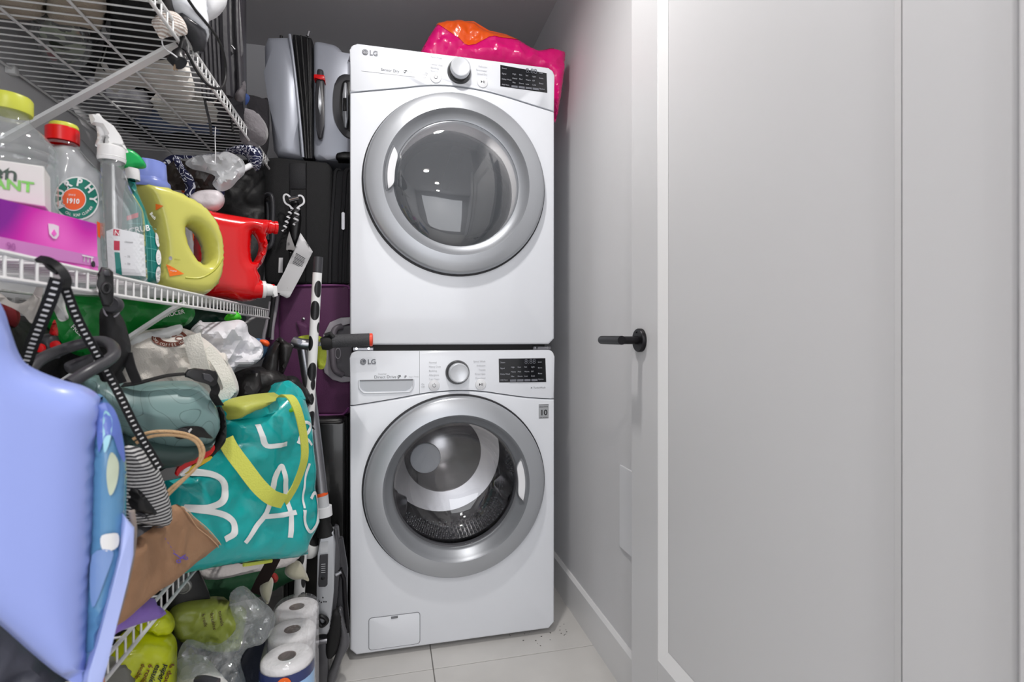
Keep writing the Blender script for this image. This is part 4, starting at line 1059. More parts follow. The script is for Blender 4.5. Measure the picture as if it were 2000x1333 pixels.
# Murphy style oil soap bottle: clear grey, red and yellow cap
fmu = Frame(WX(147, 400, -.492), 30)
m1 = empty('soap_bottle', fmu.px(147, 520), 'clear soap bottle with red and yellow cap and a round teal label', 'bottle')
m1.location.z = ZS
o_m, inf_m = soft('bottle_body', fmu, [(99, 284), (148, 284), (158, 296), (178, 318), (194, 334), (200, 350), (204, 420), (207, 500), (206, 560), (92, 545), (88, 420), (86, 345), (92, 318), (96, 300)], CLEARG, None, None, tf=.028, tb=.03, D=.028, part=m1)
obj('cap', L([(.0215, 0), (.0215, .021), (.020, .0225), (0, .0225)], fmu.px(122, 279, 0), 'z', 40), REDP, m1, smooth=40)
obj('cap_top', L([(.0185, .0226), (.0185, .027), (.017, .029), (0, .029)], fmu.px(125, 279, 0), 'z', 40), YCAP, m1, smooth=40)
obj('neck_ring', L([(.02, -.004), (.0215, -.002), (.0205, 0)], fmu.px(122, 281, 0), 'z', 32), CLEAR, m1, smooth=40)
def circ(cx, cy, rx, ry, n=28): return [(cx + rx * math.cos(2 * PI * k / n), cy + ry * math.sin(2 * PI * k / n)) for k in range(n)]
lb0 = obj('bottle_label', inf_m.patch(circ(147, 395, 44, 42), .0022, soft=False), WHI, m1, smooth=0)
obj('label_disc', inf_m.patch(circ(147, 395, 41, 39), .003, soft=False), TEALD, lb0, smooth=0)
obj('label_centre', inf_m.patch(circ(141, 397, 24, 22), .0037, soft=False), WHI, lb0, smooth=0)
obj('label_centre', inf_m.patch(circ(141, 397, 22, 20), .0043, soft=False), ORG, lb0, smooth=0)
def arc_text(inf, s, cx, cy, rx, ry, a0, a1, hpx, mat, parent, inward=False, eps=.0045, bold=0):
    bms = []
    for k, ch in enumerate(s):
        if ch == ' ': continue
        a = math.radians(a0 + (a1 - a0) * (k + .5) / len(s))
        X, Y = cx + rx * math.sin(a), cy - ry * math.cos(a)
        ux, uy = math.cos(a), math.sin(a)
        if inward: ux, uy = -ux, -uy
        vx, vy = uy, -ux
        def fn(x, y, X=X, Y=Y, ux=ux, uy=uy, vx=vx, vy=vy):
            qx, qy = X + ux * x + vx * (y - hpx / 2), Y + uy * x + vy * (y - hpx / 2)
            a_, b_ = inf.fr.ab(qx, qy); return inf.fr.P(a_, b_, inf.height(a_, b_) + eps)
        bms.append(text_bm(ch, fn, hpx / .7, bold * hpx, 'CENTER'))
    return obj('lettering', join(*bms), mat, parent, smooth=0)
arc_text(inf_m, 'MURPHY', 146, 395, 33, 31, -132, 112, 14, WHI, lb0, bold=.06)
arc_text(inf_m, 'OIL SOAP CLEANER', 146, 395, 34, 32, 215, 118, 5, WHI, lb0, inward=True)
text_on(inf_m, '1910', (126, 404), (160, 406), WHI, lb0, hpx=9, bold=.05, eps=.005)
text_on(inf_m, 'SINCE', (131, 390), (150, 391), WHI, lb0, hpx=3.5, eps=.005)
obj('side_label', inf_m.patch([(186, 437), (193, 440), (193, 470), (188, 466)], .002, soft=False), ORG, m1, smooth=0)
# grey translucent handle of another jug behind
fj = Frame(WX(170, 320, -.62), 25)
soft('grey_jug', fj, [(135, 265), (155, 270), (172, 285), (190, 308), (196, 330), (196, 560), (140, 550)], M('grey_translucent', (150, 152, 154), .35, trans=.25, var=.02), 'grey plastic jug behind the red-capped soap bottle', 'jug', tf=.03, tb=.03, D=.03)
# white trigger spray bottle
fsp = Frame(WX(240, 540, -.428), 28)
p1 = empty('spray_bottle', fsp.px(240, 545), 'clear spray bottle with a white trigger head', 'spray bottle')
p1.location.z = ZS
LIQ = thin('clear_bottle', (.92, .94, .94), 1.5, .10)
o_s, inf_s = soft('bottle_body', fsp, [(200, 310), (240, 310), (244, 335), (256, 372), (272, 398), (281, 420), (284, 470), (288, 545), (282, 552), (206, 546), (200, 538), (198, 470), (196, 400), (197, 345)], LIQ, None, None, tf=.022, tb=.022, D=.02, part=p1)
obj('collar', L([(.0185, -.004), (.0195, 0), (.0185, .019), (.016, .021), (0, .021)], fsp.px(218, 312, 0), 'z', 40), WPL, p1, smooth=40)
cb_ = T([fsp.px(218, 312, 0)] * 2 and [fsp.px(218, 306, 0) + Vector((.0192 * math.cos(a), .0192 * math.sin(a), -.003)) for a in [2 * PI * k / 24 for k in range(24)]], .0008, 5, closed=True)
obj('collar_ridge', cb_, WPL, p1)
hd = soft('trigger_head', fsp, [(173, 224), (194, 222), (202, 232), (222, 246), (236, 266), (244, 284), (251, 298), (244, 299), (236, 290), (204, 288), (206, 268), (200, 252), (188, 246), (178, 242)], WPL, None, None, tf=.010, tb=.010, D=.004, res=.004, part=p1, softo=False, smooth=35)[0]
soft('trigger', fsp, [(188, 246), (200, 250), (206, 262), (202, 276), (199, 286), (186, 285), (190, 268), (189, 256)], WPL, None, None, tf=.006, tb=.006, D=.005, res=.004, part=hd)
obj('dip_tube', T([fsp.px(221, 320, 0), fsp.px(222, 420, 0), fsp.px(226, 540, -.005)], .0022, 8), WPL, p1)
lb1 = obj('bottle_label', inf_s.patch([(206, 455), (222, 450), (279, 462), (283, 542), (210, 538)], .0015, soft=False), M('label_paper', (216, 219, 222), .5, var=.02), p1, smooth=0)
for q in ([(219, 452), (231, 454), (231, 465), (219, 464)], [(220, 474), (231, 475), (231, 493), (220, 492)]):
    obj('label_block', inf_s.patch(q, .0023, soft=False), M('crimson_print', (180, 24, 60), .4, var=0), lb1, smooth=0)
obj('label_block', inf_s.patch([(221, 496), (231, 497), (236, 540), (224, 536)], .0023, soft=False), TEALB, lb1, smooth=0)
text_on(inf_s, 'N', (220, 464), (230, 465), WHI, lb1, hpx=10, eps=.003)
for k in range(4): text_on(inf_s, ['cleaner', '-', '-- 25', '-- 50'][k], (240, 478 + k * 14), (270, 481 + k * 14), GREYP, lb1, hpx=4, eps=.003)
# teal scrub bottle with green trigger
ftq = Frame(WX(290, 550, -.425), 35)
q1 = empty('spray_bottle', ftq.px(285, 552), 'teal cleaner bottle with a green trigger head', 'spray bottle')
q1.location.z = ZS
scal = [(250, 350), (263, 350), (268, 372), (276, 392), (285, 412), (291, 432), (301, 452), (309, 474), (311, 488), (315, 506), (314, 524), (311, 541), (303, 556), (240, 548), (240, 400), (243, 370)]
o_q, inf_q = soft('bottle_body', ftq, scal, TEALB, None, None, tf=.026, tb=.03, D=.02, part=q1)
obj('collar', L([(.013, 0), (.0135, .002), (.0125, .020), (0, .021)], ftq.px(256, 352, 0), 'z', 32), WPL, q1, smooth=40)
soft('trigger_head', ftq, [(212, 297), (232, 290), (252, 291), (268, 300), (281, 314), (286, 325), (280, 330), (262, 330), (255, 334), (240, 333), (225, 320), (212, 312)], GRN, None, None, tf=.012, tb=.012, D=.008, res=.005, part=q1)
grid = M('pale_teal_line', (110, 190, 185), .4, var=0)
bl = [inf_q.stroke([(x, y) for x, y in ((258 + 8 * k, 400 + 12 * k), (262 + 8 * k, 470), (265 + 8 * k, 545))], .7, .001) for k in range(4)]
bl += [inf_q.stroke([(244, y), (280, y + 3), (305, y + 8)], .7, .001) for y in (440, 462, 485, 508, 530)]
obj('label_grid', join(*bl), grid, q1, smooth=0)
for cy in (470, 505, 538):
    lo_ = obj('label_round', inf_q.patch(circ(303, cy, 6.5, 15), .0015, soft=False), WHI, q1, smooth=0)
    text_on(inf_q, 'ok', (299, cy + 2), (307, cy + 3), GREYP, lo_, hpx=3.5, eps=.003)
obj('label_band', inf_q.patch([(243, 425), (262, 420), (262, 429), (243, 434)], .0015, soft=False), M('coral_print', (226, 100, 110), .4, var=0), q1, smooth=0)
text_on(inf_q, 'SCRUB', (238, 462), (262, 458), WHI, q1, hpx=11, bold=.03, eps=.003)
text_on(inf_q, 'Bath', (291, 418), (300, 430), WHI, q1, hpx=6, eps=.003)
# yellow jug with lavender cap
fyj = Frame(WZ(375, 576, ZS) + Vector((-.03, 0, 0)), 42)
YEL = M('detergent_yellow', (200, 197, 98), .28, coat=.2, var=.01)
LAV = M('lavender_plastic', (124, 140, 210), .3, var=.02)
y1 = empty('detergent_jug', fyj.px(370, 576), 'pale yellow detergent jug with an oval handle hole and lavender cap', 'jug')
hole = [(357, 450), (367, 444), (384, 455), (396, 474), (401, 498), (396, 514), (385, 512), (370, 494), (360, 472)]
o_y, inf_y = soft('jug_body', fyj, [(262, 358), (295, 360), (325, 368), (352, 380), (385, 398), (408, 422), (424, 452), (431, 488), (430, 520), (423, 552), (408, 571), (388, 577), (350, 574), (300, 565), (290, 545), (300, 500), (290, 430), (275, 390)], YEL, None, None, tf=.04, tb=.045, D=.022, holes=[hole], res=.008, part=y1)
obj('groove', T(smooth_path([fyj.P(*fyj.ab(a, b), inf_y.height(*fyj.ab(a, b)) - .001) for a, b in [(345, 545), (375, 545), (402, 530), (420, 505)]], 5), .0025, 6), M('detergent_yellow_dark', (186, 184, 66), .35, var=0), y1)
for q in ([(309, 519), (342, 538), (314, 543)], [(290, 403), (302, 408), (292, 415)]):
    obj('orange_label', inf_y.patch(q, .0015, soft=False), M('label_orange', (246, 118, 30), .45, var=0), y1, smooth=0)
text_on(inf_y, 'original', (314, 532), (330, 535), WHI, y1, hpx=3, eps=.003)
text_on(inf_y, 'FRESH', (322, 512), (336, 513), M('olive_ink', (150, 146, 60), .5, var=0), y1, hpx=3, eps=.003)
obj('button_mark', inf_y.patch(circ(316, 508, 3, 4, 10), .002, soft=False), GREYPL, y1, smooth=0)
cpz = fyj.px(292, 366, -.004)
obj('cap', L([(.0365, -.004), (.0385, 0), (.0375, .01), (.0335, .014), (.032, .017), (.030, .050), (.028, .052), (0, .052)], cpz, 'z', 40), LAV, y1, smooth=40)
# white bottle with orange label seen through the handle hole and above
fwb = Frame(WX(370, 480, -.56), 35)
v1 = empty('fabric_softener', fwb.px(365, 560), 'white bottle with orange stripes seen through the yellow jug handle', 'bottle'); v1.location.z = ZS
o_v, inf_v = soft('bottle_body', fwb, [(330, 362), (360, 366), (378, 385), (400, 430), (406, 520), (400, 572), (330, 566), (326, 420)], WPL, None, None, tf=.02, tb=.03, D=.03, part=v1)
obj('label_stripe', inf_v.patch([(370, 440), (386, 446), (392, 462), (384, 500), (372, 470)], .0015, soft=False), ORG, v1, smooth=0)
obj('label_text_block', inf_v.patch([(388, 470), (400, 468), (402, 515), (390, 515)], .0015, soft=False), M('violet_print', (176, 160, 205), .5, var=.1), v1, smooth=0)
obj('cap', plate(fwb, [(352, 361), (366, 367), (364, 382), (350, 378)], .03, .003, 2, front=.025), ORG, v1, smooth=40)
# red detergent jug lying on its side with white spigot
frd = Frame(WZ(470, 592, ZS) + Vector((-.055, 0, 0)), 24)
REDJ = M('detergent_red', (214, 8, 14), .22, coat=.3, var=.01)
r1 = empty('detergent_jug', frd.px(460, 588), 'bright red detergent jug lying on its side with a white spout tap', 'jug'); 
rhole = [(493, 458), (502, 470), (505, 484), (501, 500), (493, 512), (490, 490), (491, 472)]
o_r, inf_r = soft('jug_body', frd, [(392, 412), (440, 418), (500, 428), (524, 430), (528, 444), (524, 458), (520, 462), (523, 476), (521, 492), (513, 514), (503, 528), (508, 540), (510, 560), (505, 580), (492, 588), (470, 589), (440, 585), (400, 577), (380, 520), (380, 450)], REDJ, None, None, tf=.05, tb=.04, D=.04, holes=[rhole], res=.008, part=r1)
un = frd.u
Rn = Matrix.Rotation(math.radians(24), 3, 'Z') @ Matrix.Rotation(PI / 2, 3, 'Y')
obj('spout', L([(.0, -.02), (.018, -.02), (.0175, 0), (.019, .001), (.019, .006), (.016, .007), (.016, .013), (.018, .014), (.018, .022), (.0145, .022), (.0145, -.005), (0, -.005)], frd.px(522, 445, .014), 'z', 36, R=Rn), REDJ, r1, smooth=40)
ct = frd.px(496, 566, .018)
obj('neck', L([(.028, -.03), (.027, 0), (.025, .004), (.025, .014), (0, .014)], ct, 'z', 36, R=Rn), REDJ, r1, smooth=40)
tp = obj('tap', L([(.0215, .014), (.0235, .016), (.0235, .024), (.017, .026), (.016, .042), (.010, .043), (0, .043)], ct, 'z', 32, R=Rn), WPL, r1, smooth=40)
obj('nozzle', plate(frd, [(520, 560), (536, 560), (538, 580), (530, 582), (528, 570), (518, 570)], .02, .002, 2, front=.03), WPL, tp, smooth=40)
obj('tap_button', L([(.007, 0), (.007, .004), (.005, .006), (0, .006)], frd.px(528, 561, .02), 'z', 20), REDP, tp, smooth=40)

# ------------------------------------------------ far end of the middle shelf: bandana bundle, plastic bags
BAND = pattern(M('bandana_navy', (22, 26, 66), .8, bump=.2), 'swirl', (210, 212, 222), (20, 24, 62), 26, .26)
fbd = Frame(W(420, 330, 1.42), 20)
fbd2 = Frame(W(420, 330, 1.36), 20)
BROWNB = M('brown_black_bag', (48, 40, 36), .3, bump=.3, bscale=30, var=.3)
soft('dark_carrier_bag', fbd, [(312, 322), (335, 304), (352, 312), (380, 322), (410, 330), (424, 345), (415, 372), (390, 378), (355, 372), (325, 370), (308, 350)], BROWNB, 'crumpled dark brown plastic bag behind the lavender cap', 'bag', tf=.03, tb=.04, D=.04, fold=-.04, fs_=18, seed=2, smooth=15)
CRINK = thin('crinkled_clear_bag', (.9, .9, .91), 1.5, .38, bump=.4, rough=.1)
soft('clear_plastic_bag', fbd2, [(362, 318), (385, 304), (420, 300), (440, 296), (458, 302), (476, 316), (478, 338), (465, 352), (450, 368), (430, 374), (415, 360), (420, 345), (400, 336), (375, 330)], CRINK, 'crumpled clear plastic bag tied in the bandana bundle', 'bag', tf=.03, tb=.03, D=.03, fold=-.04, fs_=24, seed=3, smooth=30)
soft('white_plastic_bag', fbd2, [(372, 382), (392, 372), (425, 372), (438, 385), (436, 402), (420, 414), (395, 413), (378, 404), (368, 395)], M('milky_bag', (214, 206, 210), .35, bump=.2, bscale=40), 'small milky white plastic bag hanging above the red jug', 'bag', tf=.03, tb=.03, D=.03, fold=-.02, fs_=24, seed=4, smooth=50)
bd = empty('bandana', fbd.px(470, 330), 'navy paisley bandana knotted round the bundle under the top shelf', 'bandana')
soft('knot', Frame(W(490, 300, 1.50), 15), [(440, 292), (465, 284), (490, 282), (508, 290), (513, 305), (510, 325), (502, 334), (490, 324), (478, 305), (455, 300)], BAND, None, None, tf=.03, tb=.03, D=.03, fold=.012, part=bd)
soft('tail', Frame(W(365, 360, 1.33), 20), [(340, 304), (352, 312), (362, 330), (376, 345), (382, 365), (376, 385), (366, 395), (358, 385), (362, 366), (354, 345), (342, 322)], BAND, None, None, tf=.01, tb=.01, D=.01, fold=.004, part=bd)
soft('tail', Frame(W(380, 310, 1.36), 20), [(316, 318), (335, 303), (380, 304), (440, 296), (440, 301), (380, 309), (345, 312), (322, 326)], BAND, None, None, tf=.006, tb=.006, D=.008, fold=.003, part=bd)
soft('tail', Frame(W(430, 375, 1.40), 20), [(425, 372), (438, 372), (437, 384), (430, 386)], BAND, None, None, tf=.006, tb=.006, D=.008, part=bd)
tag(obj('white_rod', T([W(462, 338, 1.44), W(492, 322, 1.50)], .008, 10), PLASW), 'short white plastic rod poking out of the bandana bundle', 'rod')
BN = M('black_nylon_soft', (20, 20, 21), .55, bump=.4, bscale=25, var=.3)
soft('black_duffel', Frame(W(470, 430, 1.70), 10), [(400, 332), (440, 318), (512, 318), (516, 400), (516, 530), (500, 572), (440, 568), (400, 500)], BN, 'black nylon duffel filling the far end of the middle shelf', 'bag', tf=.03, tb=.06, D=.05, fold=-.04, fs_=10, seed=6)
# ================================================================ HANGING FROM THE MIDDLE SHELF
WEB = M('black_webbing', (20, 20, 22), .75, bump=.3, bscale=300, var=.1)
STI = M('white_stitch', (228, 228, 228), .6, var=0)
def strap(name, label, pts, wpx, t, stitch=12, group=None, parent=None, sw=.42, sl=.27):
    """webbing strap through (px, py, depth) with rows of white stitches proud of it"""
    P_ = smooth_path([W(*p) for p in pts], 8)
    wd = wpx * t / FP
    side = (P_[0] - EYE).normalized()
    e = empty(name, P_[-1], label, 'strap', group) if parent is None else parent
    o = obj('webbing', T(P_, 1, flat=(wd, .002, tuple(-side))), WEB, e, smooth=30)
    L_ = [0]
    for i in range(1, len(P_)): L_.append(L_[-1] + (P_[i] - P_[i - 1]).length)
    step = stitch * t / FP; bm = bmesh.new(); d = step / 2; i = 0
    while d < L_[-1]:
        while L_[i + 1] < d: i += 1
        f = (d - L_[i]) / (L_[i + 1] - L_[i] + 1e-9); p = P_[i].lerp(P_[i + 1], f); dr_ = (P_[i + 1] - P_[i]).normalized()
        v = (EYE - p).normalized(); s_ = dr_.cross(v).normalized(); n_ = s_.cross(dr_).normalized()
        if n_.dot(v) < 0: n_ = -n_
        q = p + n_ * .0014; hw, hl = wd * sw / 2, step * sl / 2
        vs_ = []
        for zz in (0, .0009):
            for a, b in ((-1, -1), (1, -1), (1, 1), (-1, 1)): vs_.append(bm.verts.new(q + s_ * hw * a + (dr_ + s_ * .15) * hl * b + n_ * zz))
        for f_ in ((4, 5, 6, 7), (0, 1, 5, 4), (1, 2, 6, 5), (2, 3, 7, 6), (3, 0, 4, 7)): bm.faces.new([vs_[k] for k in f_])
        d += step
    tag(obj('stitch', bm, STI, o, smooth=0), kind='stuff')
    return e
st1 = strap('webbing_strap', 'black strap with white stitches slanting down left from the shelf lip', [(112, 545, .56), (100, 580, .565), (82, 625, .575), (62, 675, .59), (45, 725, .61), (30, 770, .63)], 23, .57, 13)
st2 = strap('webbing_strap', 'black strap with white stitches running down right across the green helmet', [(122, 545, .57), (134, 580, .585), (150, 620, .60), (168, 655, .615), (188, 690, .63), (208, 725, .65), (235, 775, .66), (262, 830, .67), (285, 870, .68), (312, 915, .69)], 17, .6, 11)
hk_ = empty('strap_buckle', W(108, 520, .56), 'black plastic strap hook clipped over the middle shelf lip', 'buckle')
obj('hook', T(smooth_path([W(75, 506, .555), W(95, 510, .553), (W(116, 524, .552)), W(130, 545, .555), W(128, 560, .56)], 5), 1, flat=(.008, .004, (0, -1, 1))), BLK, hk_, smooth=30)
obj('ladder_lock', T(smooth_path([W(86, 512, .556), W(96, 524, .55), W(112, 534, .55)], 5), .002, 8), BLK, hk_)
bk = empty('strap_buckle', W(208, 590, .70), 'black side-release buckle hooked on the shelf lip left of the spray bottle', 'buckle')
obj('buckle_body', plate(Frame(W(205, 560, .70), 25), [(190, 536), (198, 522), (212, 524), (221, 532), (222, 552), (222, 590), (214, 600), (200, 598), (192, 575), (194, 556)], .012, .003, 3, front=.006), BLK, bk, smooth=40)
obj('latch', plate(Frame(W(205, 560, .69), 25), [(200, 528), (214, 528), (216, 540), (202, 540)], .006, .002, 2, front=.006), DGREY, bk, smooth=40)
obj('release_ring', T([Frame(W(205, 560, .69), 25).px(208 + 7 * math.cos(a), 564 + 9 * math.sin(a), .004) for a in [2 * PI * k / 16 for k in range(16)]], .0025, 8, closed=True), BLK, bk)
# black sleeved sling with knob
sl = empty('black_sling', W(225, 740, .74), 'black neoprene sling with round knob hanging below the spray bottle', 'sling')
fsl = Frame(W(225, 650, .76), 25)
NEO = M('neoprene', (17, 17, 19), .6, bump=.15, bscale=100, var=.1)
soft('sleeve', fsl, [(196, 605), (222, 600), (240, 622), (250, 650), (256, 685), (246, 715), (232, 735), (215, 745), (196, 742), (190, 700), (194, 650)], NEO, None, None, tf=.022, tb=.022, D=.022, part=sl)
obj('sling_leg', T(smooth_path([fsl.px(248, 690, .004), fsl.px(256, 720, .004), fsl.px(268, 748, .004)], 5), 1, flat=(.013, .003, (0, -1, 0))), NEO, sl, smooth=30)
obj('sling_leg', T(smooth_path([fsl.px(225, 720, .006), fsl.px(238, 748, .006)], 5), 1, flat=(.012, .003, (0, -1, 0))), NEO, sl, smooth=30)
obj('knob', L([(.012, -.004), (.0125, .003), (.010, .008), (0, .009)], fsl.px(221, 597, .018), 'y', 28), DGREY, sl, smooth=50)
obj('knob_loop', T(smooth_path([fsl.px(a, b, .016) for a, b in [(203, 600), (206, 615), (218, 621), (230, 614), (234, 600), (228, 586), (213, 583)]], 4, True), .0012, 6, closed=True), GREYPL, sl)
# grey moulded handle and red black tool at far left
fgm = Frame(W(40, 600, .72), 35)
soft('pale_bracket', fgm, [(-30, 560), (0, 572), (22, 590), (44, 592), (62, 578), (72, 560), (84, 562), (80, 590), (72, 612), (62, 632), (45, 615), (20, 600), (-30, 580)], M('pale_grey_plastic', (186, 182, 176), .4, var=.02), 'pale grey curved plastic bracket under the left end of the middle shelf', 'bracket', tf=.01, tb=.01, D=.01)
rt = empty('garden_tool', W(100, 690, .80), 'red and black plastic tool head deep under the middle shelf behind the strap', 'tool')
ftl = Frame(W(100, 650, .82), 28)
soft('tool_body', ftl, [(74, 660), (92, 652), (112, 655), (118, 680), (116, 700), (84, 696), (72, 685)], DGREY, None, None, tf=.02, tb=.02, D=.015, part=rt)
soft('blade', ftl, [(96, 652), (102, 632), (108, 626), (114, 655), (100, 658)], REDP, None, None, tf=.012, tb=.008, D=.006, res=.004, part=rt)
for q in ((80, 680), (109, 674)): obj('button', L([(.007, 0), (.006, .004), (0, .005)], ftl.px(q[0], q[1], .021), 'y', 20), REDP, rt, smooth=40)
soft('red_cloth', Frame(W(25, 620, .9), 30), [(0, 592), (30, 596), (40, 620), (30, 640), (10, 635), (-5, 620)], M('dark_red_cloth', (110, 14, 22), .7), 'dark red cloth deep under the middle shelf at far left', 'cloth', tf=.02, tb=.02, D=.02, fold=.008)
wb_ = soft('white_bottle_neck', Frame(W(112, 600, .86), 28), [(100, 560), (124, 560), (128, 600), (134, 622), (118, 628), (108, 612), (100, 590)], WPL, 'white plastic bottle neck between the two hanging straps', 'bottle', tf=.015, tb=.015, D=.012)
# black bent tubular handle
tag(obj('tube_handle', T(smooth_path([W(50, 735, .60), W(75, 705, .63), (W(120, 684, .68)), W(165, 671, .70), W(200, 667, .70), W(219, 677, .68), W(222, 693, .66), W(205, 708, .64), W(170, 728, .61), W(135, 750, .59)], 8), [.006] * 0 or .0072, 16), DGREY), 'dark grey bent tubular handle rising behind the lavender tub', 'handle')
soft('grey_strap_pad', Frame(W(150, 710, .72), 28), [(125, 712), (150, 700), (180, 692), (182, 708), (160, 724), (135, 730)], DGREY, 'dark grey flat pad inside the bent handle', 'pad', tf=.005, tb=.005, D=.005, res=.005)

# ================================================================ BAGS BETWEEN MIDDLE AND LOWEST SHELF
GBAG = M('green_plastic_bag', (8, 122, 44), .3, bump=.2, bscale=40, var=.15, vscale=12)
fgr = Frame(W(260, 620, 1.12), 30)
o_g, inf_g = soft('green_bag', fgr, [(60, 590), (150, 574), (260, 578), (340, 584), (372, 596), (381, 612), (372, 630), (350, 640), (300, 648), (260, 660), (250, 680), (180, 700), (120, 680), (80, 640)], GBAG, 'bright green plastic shopping bag under the middle shelf brace', 'bag', tf=.04, tb=.05, D=.04, fold=-.035, fs_=16, seed=5, smooth=20)
text_on(inf_g, 'GROCER', (312, 622), (360, 612), WHI, o_g, hpx=8, bold=.02, eps=.004)
text_on(inf_g, 'FRESH', (135, 640), (165, 668), WHI, o_g, hpx=9, bold=.02, eps=.004)
DGB = M('dark_green_bag', (10, 54, 40), .4, bump=.2, bscale=40, var=.2)
soft('dark_green_bag', Frame(W(420, 620, 1.4), 25), [(330, 592), (400, 600), (450, 604), (478, 614), (476, 632), (430, 650), (360, 650), (330, 630)], DGB, 'dark green bag under the right half of the middle shelf', 'bag', tf=.04, tb=.06, D=.04, fold=.014)
soft('lime_cloth', Frame(W(450, 615, 1.34), 25), [(438, 622), (448, 612), (462, 609), (471, 618), (468, 626), (445, 628)], M('lime_cloth', (70, 200, 40), .5), 'scrap of bright lime plastic poking out under the shelf lip', 'cloth', tf=.015, tb=.01, D=.01)
soft('white_paper', Frame(W(310, 645, 1.08), 25), [(255, 668), (270, 655), (310, 645), (352, 634), (354, 650), (330, 662), (290, 672), (262, 676)], M('white_film', (214, 216, 216), .35), 'white folded plastic film hanging from the green bag', 'film', tf=.008, tb=.008, D=.008, fold=.006)
# canvas tote
CANV = M('canvas', (222, 216, 208), .85, bump=.3, bscale=400, var=.04, sheen=.2)
fcv = Frame(W(330, 700, 1.12), 20)
ct_ = empty('canvas_tote', fcv.px(340, 770), 'cream canvas tote bag with a round brown printed logo', 'bag')
o_c, inf_c = soft('tote_body', fcv, [(250, 660), (275, 648), (310, 642), (350, 640), (380, 650), (410, 670), (440, 700), (462, 740), (465, 770), (440, 790), (400, 790), (300, 780), (250, 770), (236, 720)], CANV, None, None, tf=.05, tb=.06, D=.06, fold=-.05, fs_=14, seed=11, part=ct_, smooth=20)
BRN = M('brown_print', (112, 56, 42), .7, var=0)
lg = obj('printed_ring', inf_c.patch(circ(331, 660, 34, 17, 30), .0022, soft=False, holes=[circ(336, 659, 22, 9.5, 20)]), BRN, ct_, smooth=0)
for q in ((338, 654, 8, 4), (350, 661, 8.5, 4.5)): obj('printed_loop', inf_c.patch(circ(*q, 16), .003, soft=False, holes=[circ(q[0], q[1], q[2] - 2.2, q[3] - 1.6, 12)]), BRN, lg, smooth=0)
arc_text(inf_c, 'OTTO COFFEE HOUSE', 331, 660, 28.5, 13.5, 275, 85, 5, CANV, lg, inward=True, eps=.004)
text_on(inf_c, 'cafe', (322, 660), (340, 661), MATS['grey_print'], lg, hpx=4.5, eps=.004)
obj('strap_loop', T(smooth_path([fcv.px(a, b, h_) for a, b, h_ in [(372, 655, .075), (378, 680, .085), (388, 715, .085), (392, 728, .08)]], 6), 1, flat=(.034, .003, (0, -1, 0))), M('canvas_strap', (226, 223, 214), .85, bump=.3, bscale=300), ct_, smooth=30)
obj('strap_loop', T(smooth_path([fcv.px(a, b, h_) for a, b, h_ in [(398, 680, .08), (420, 705, .08), (436, 735, .085), (440, 757, .085), (425, 767, .088), (408, 760, .09)]], 6), 1, flat=(.024, .003, (0, -.8, .6))), MATS['canvas_strap'], ct_, smooth=30)
soft('bag_flap', fcv, [(420, 700), (440, 690), (448, 720), (455, 745), (465, 765), (445, 775), (425, 770), (440, 740)], CANV, None, None, tf=.075, tb=.0, D=.02, fold=.01, part=ct_)
obj('drawcord', T(smooth_path([fcv.px(a, b, .09) for a, b in [(441, 760), (441, 775), (436, 785), (428, 792)]], 5), .0012, 6), CANV, ct_)
# white plastic bag, crumpled
WPB = M('white_carrier', (218, 217, 222), .45, bump=.15, bscale=50, var=.03)
o_w, _ = soft('white_carrier_bag', Frame(W(440, 650, 1.26), 20), [(384, 632), (392, 626), (400, 630), (440, 628), (468, 625), (482, 634), (486, 652), (500, 662), (512, 674), (514, 692), (505, 706), (486, 716), (462, 718), (452, 735), (430, 730), (400, 690), (370, 662), (372, 645)], WPB, 'crumpled white plastic carrier bag beside the canvas tote', 'bag', tf=.05, tb=.06, D=.05, fold=-.075, fs_=22, seed=8, smooth=28, res=.006)
soft('blue_packet', Frame(W(508, 700, 1.4), 20), [(492, 665), (512, 662), (524, 668), (522, 690), (508, 705), (494, 712), (484, 700)], M('denim_blue', (76, 112, 148), .6, bump=.3), 'muted blue packet squeezed behind the white carrier bag', 'packet', tf=.02, tb=.02, D=.02, fold=.006)
soft('orange_tip', Frame(W(518, 668, 1.38), 20), [(508, 664), (522, 665), (527, 672), (522, 678), (511, 672)], ORG, 'small orange plastic tip above the blue packet', 'tip', tf=.01, tb=.01, D=.008, res=.005)
# black bag
BB = M('black_vinyl', (34, 32, 32), .42, bump=.3, bscale=30, var=.25)
bg = empty('black_tote', W(510, 780, 1.34), 'black vinyl tote with stiff handles behind the teal shopping bag', 'bag')
fbb = Frame(W(500, 730, 1.38), 20)
soft('tote_body', fbb, [(440, 745), (455, 730), (480, 720), (510, 716), (535, 720), (560, 735), (600, 760), (606, 790), (560, 830), (470, 830), (440, 790)], BB, None, None, tf=.05, tb=.08, D=.05, fold=-.05, fs_=13, seed=9, part=bg, smooth=20)
soft('tote_pocket', fbb, [(455, 735), (475, 722), (505, 718), (515, 745), (505, 770), (470, 785), (450, 775), (452, 750)], BB, None, None, tf=.075, tb=.0, D=.03, fold=-.03, fs_=16, seed=3, part=bg, smooth=20)
soft('tote_handle', fbb, [(520, 690), (533, 672), (543, 660), (548, 668), (545, 700), (540, 740), (532, 765), (515, 765), (508, 730)], BB, None, None, tf=.03, tb=.02, D=.02, fold=.006, part=bg)
soft('tote_handle', fbb, [(544, 660), (560, 668), (572, 676), (566, 700), (556, 725), (546, 745), (545, 700)], BB, None, None, tf=.025, tb=.02, D=.015, fold=.006, part=bg)
soft('tote_flap', fbb, [(552, 738), (575, 735), (590, 750), (602, 770), (608, 785), (596, 790), (575, 770), (558, 755)], BN, None, None, tf=.045, tb=.0, D=.015, fold=.01, part=bg)
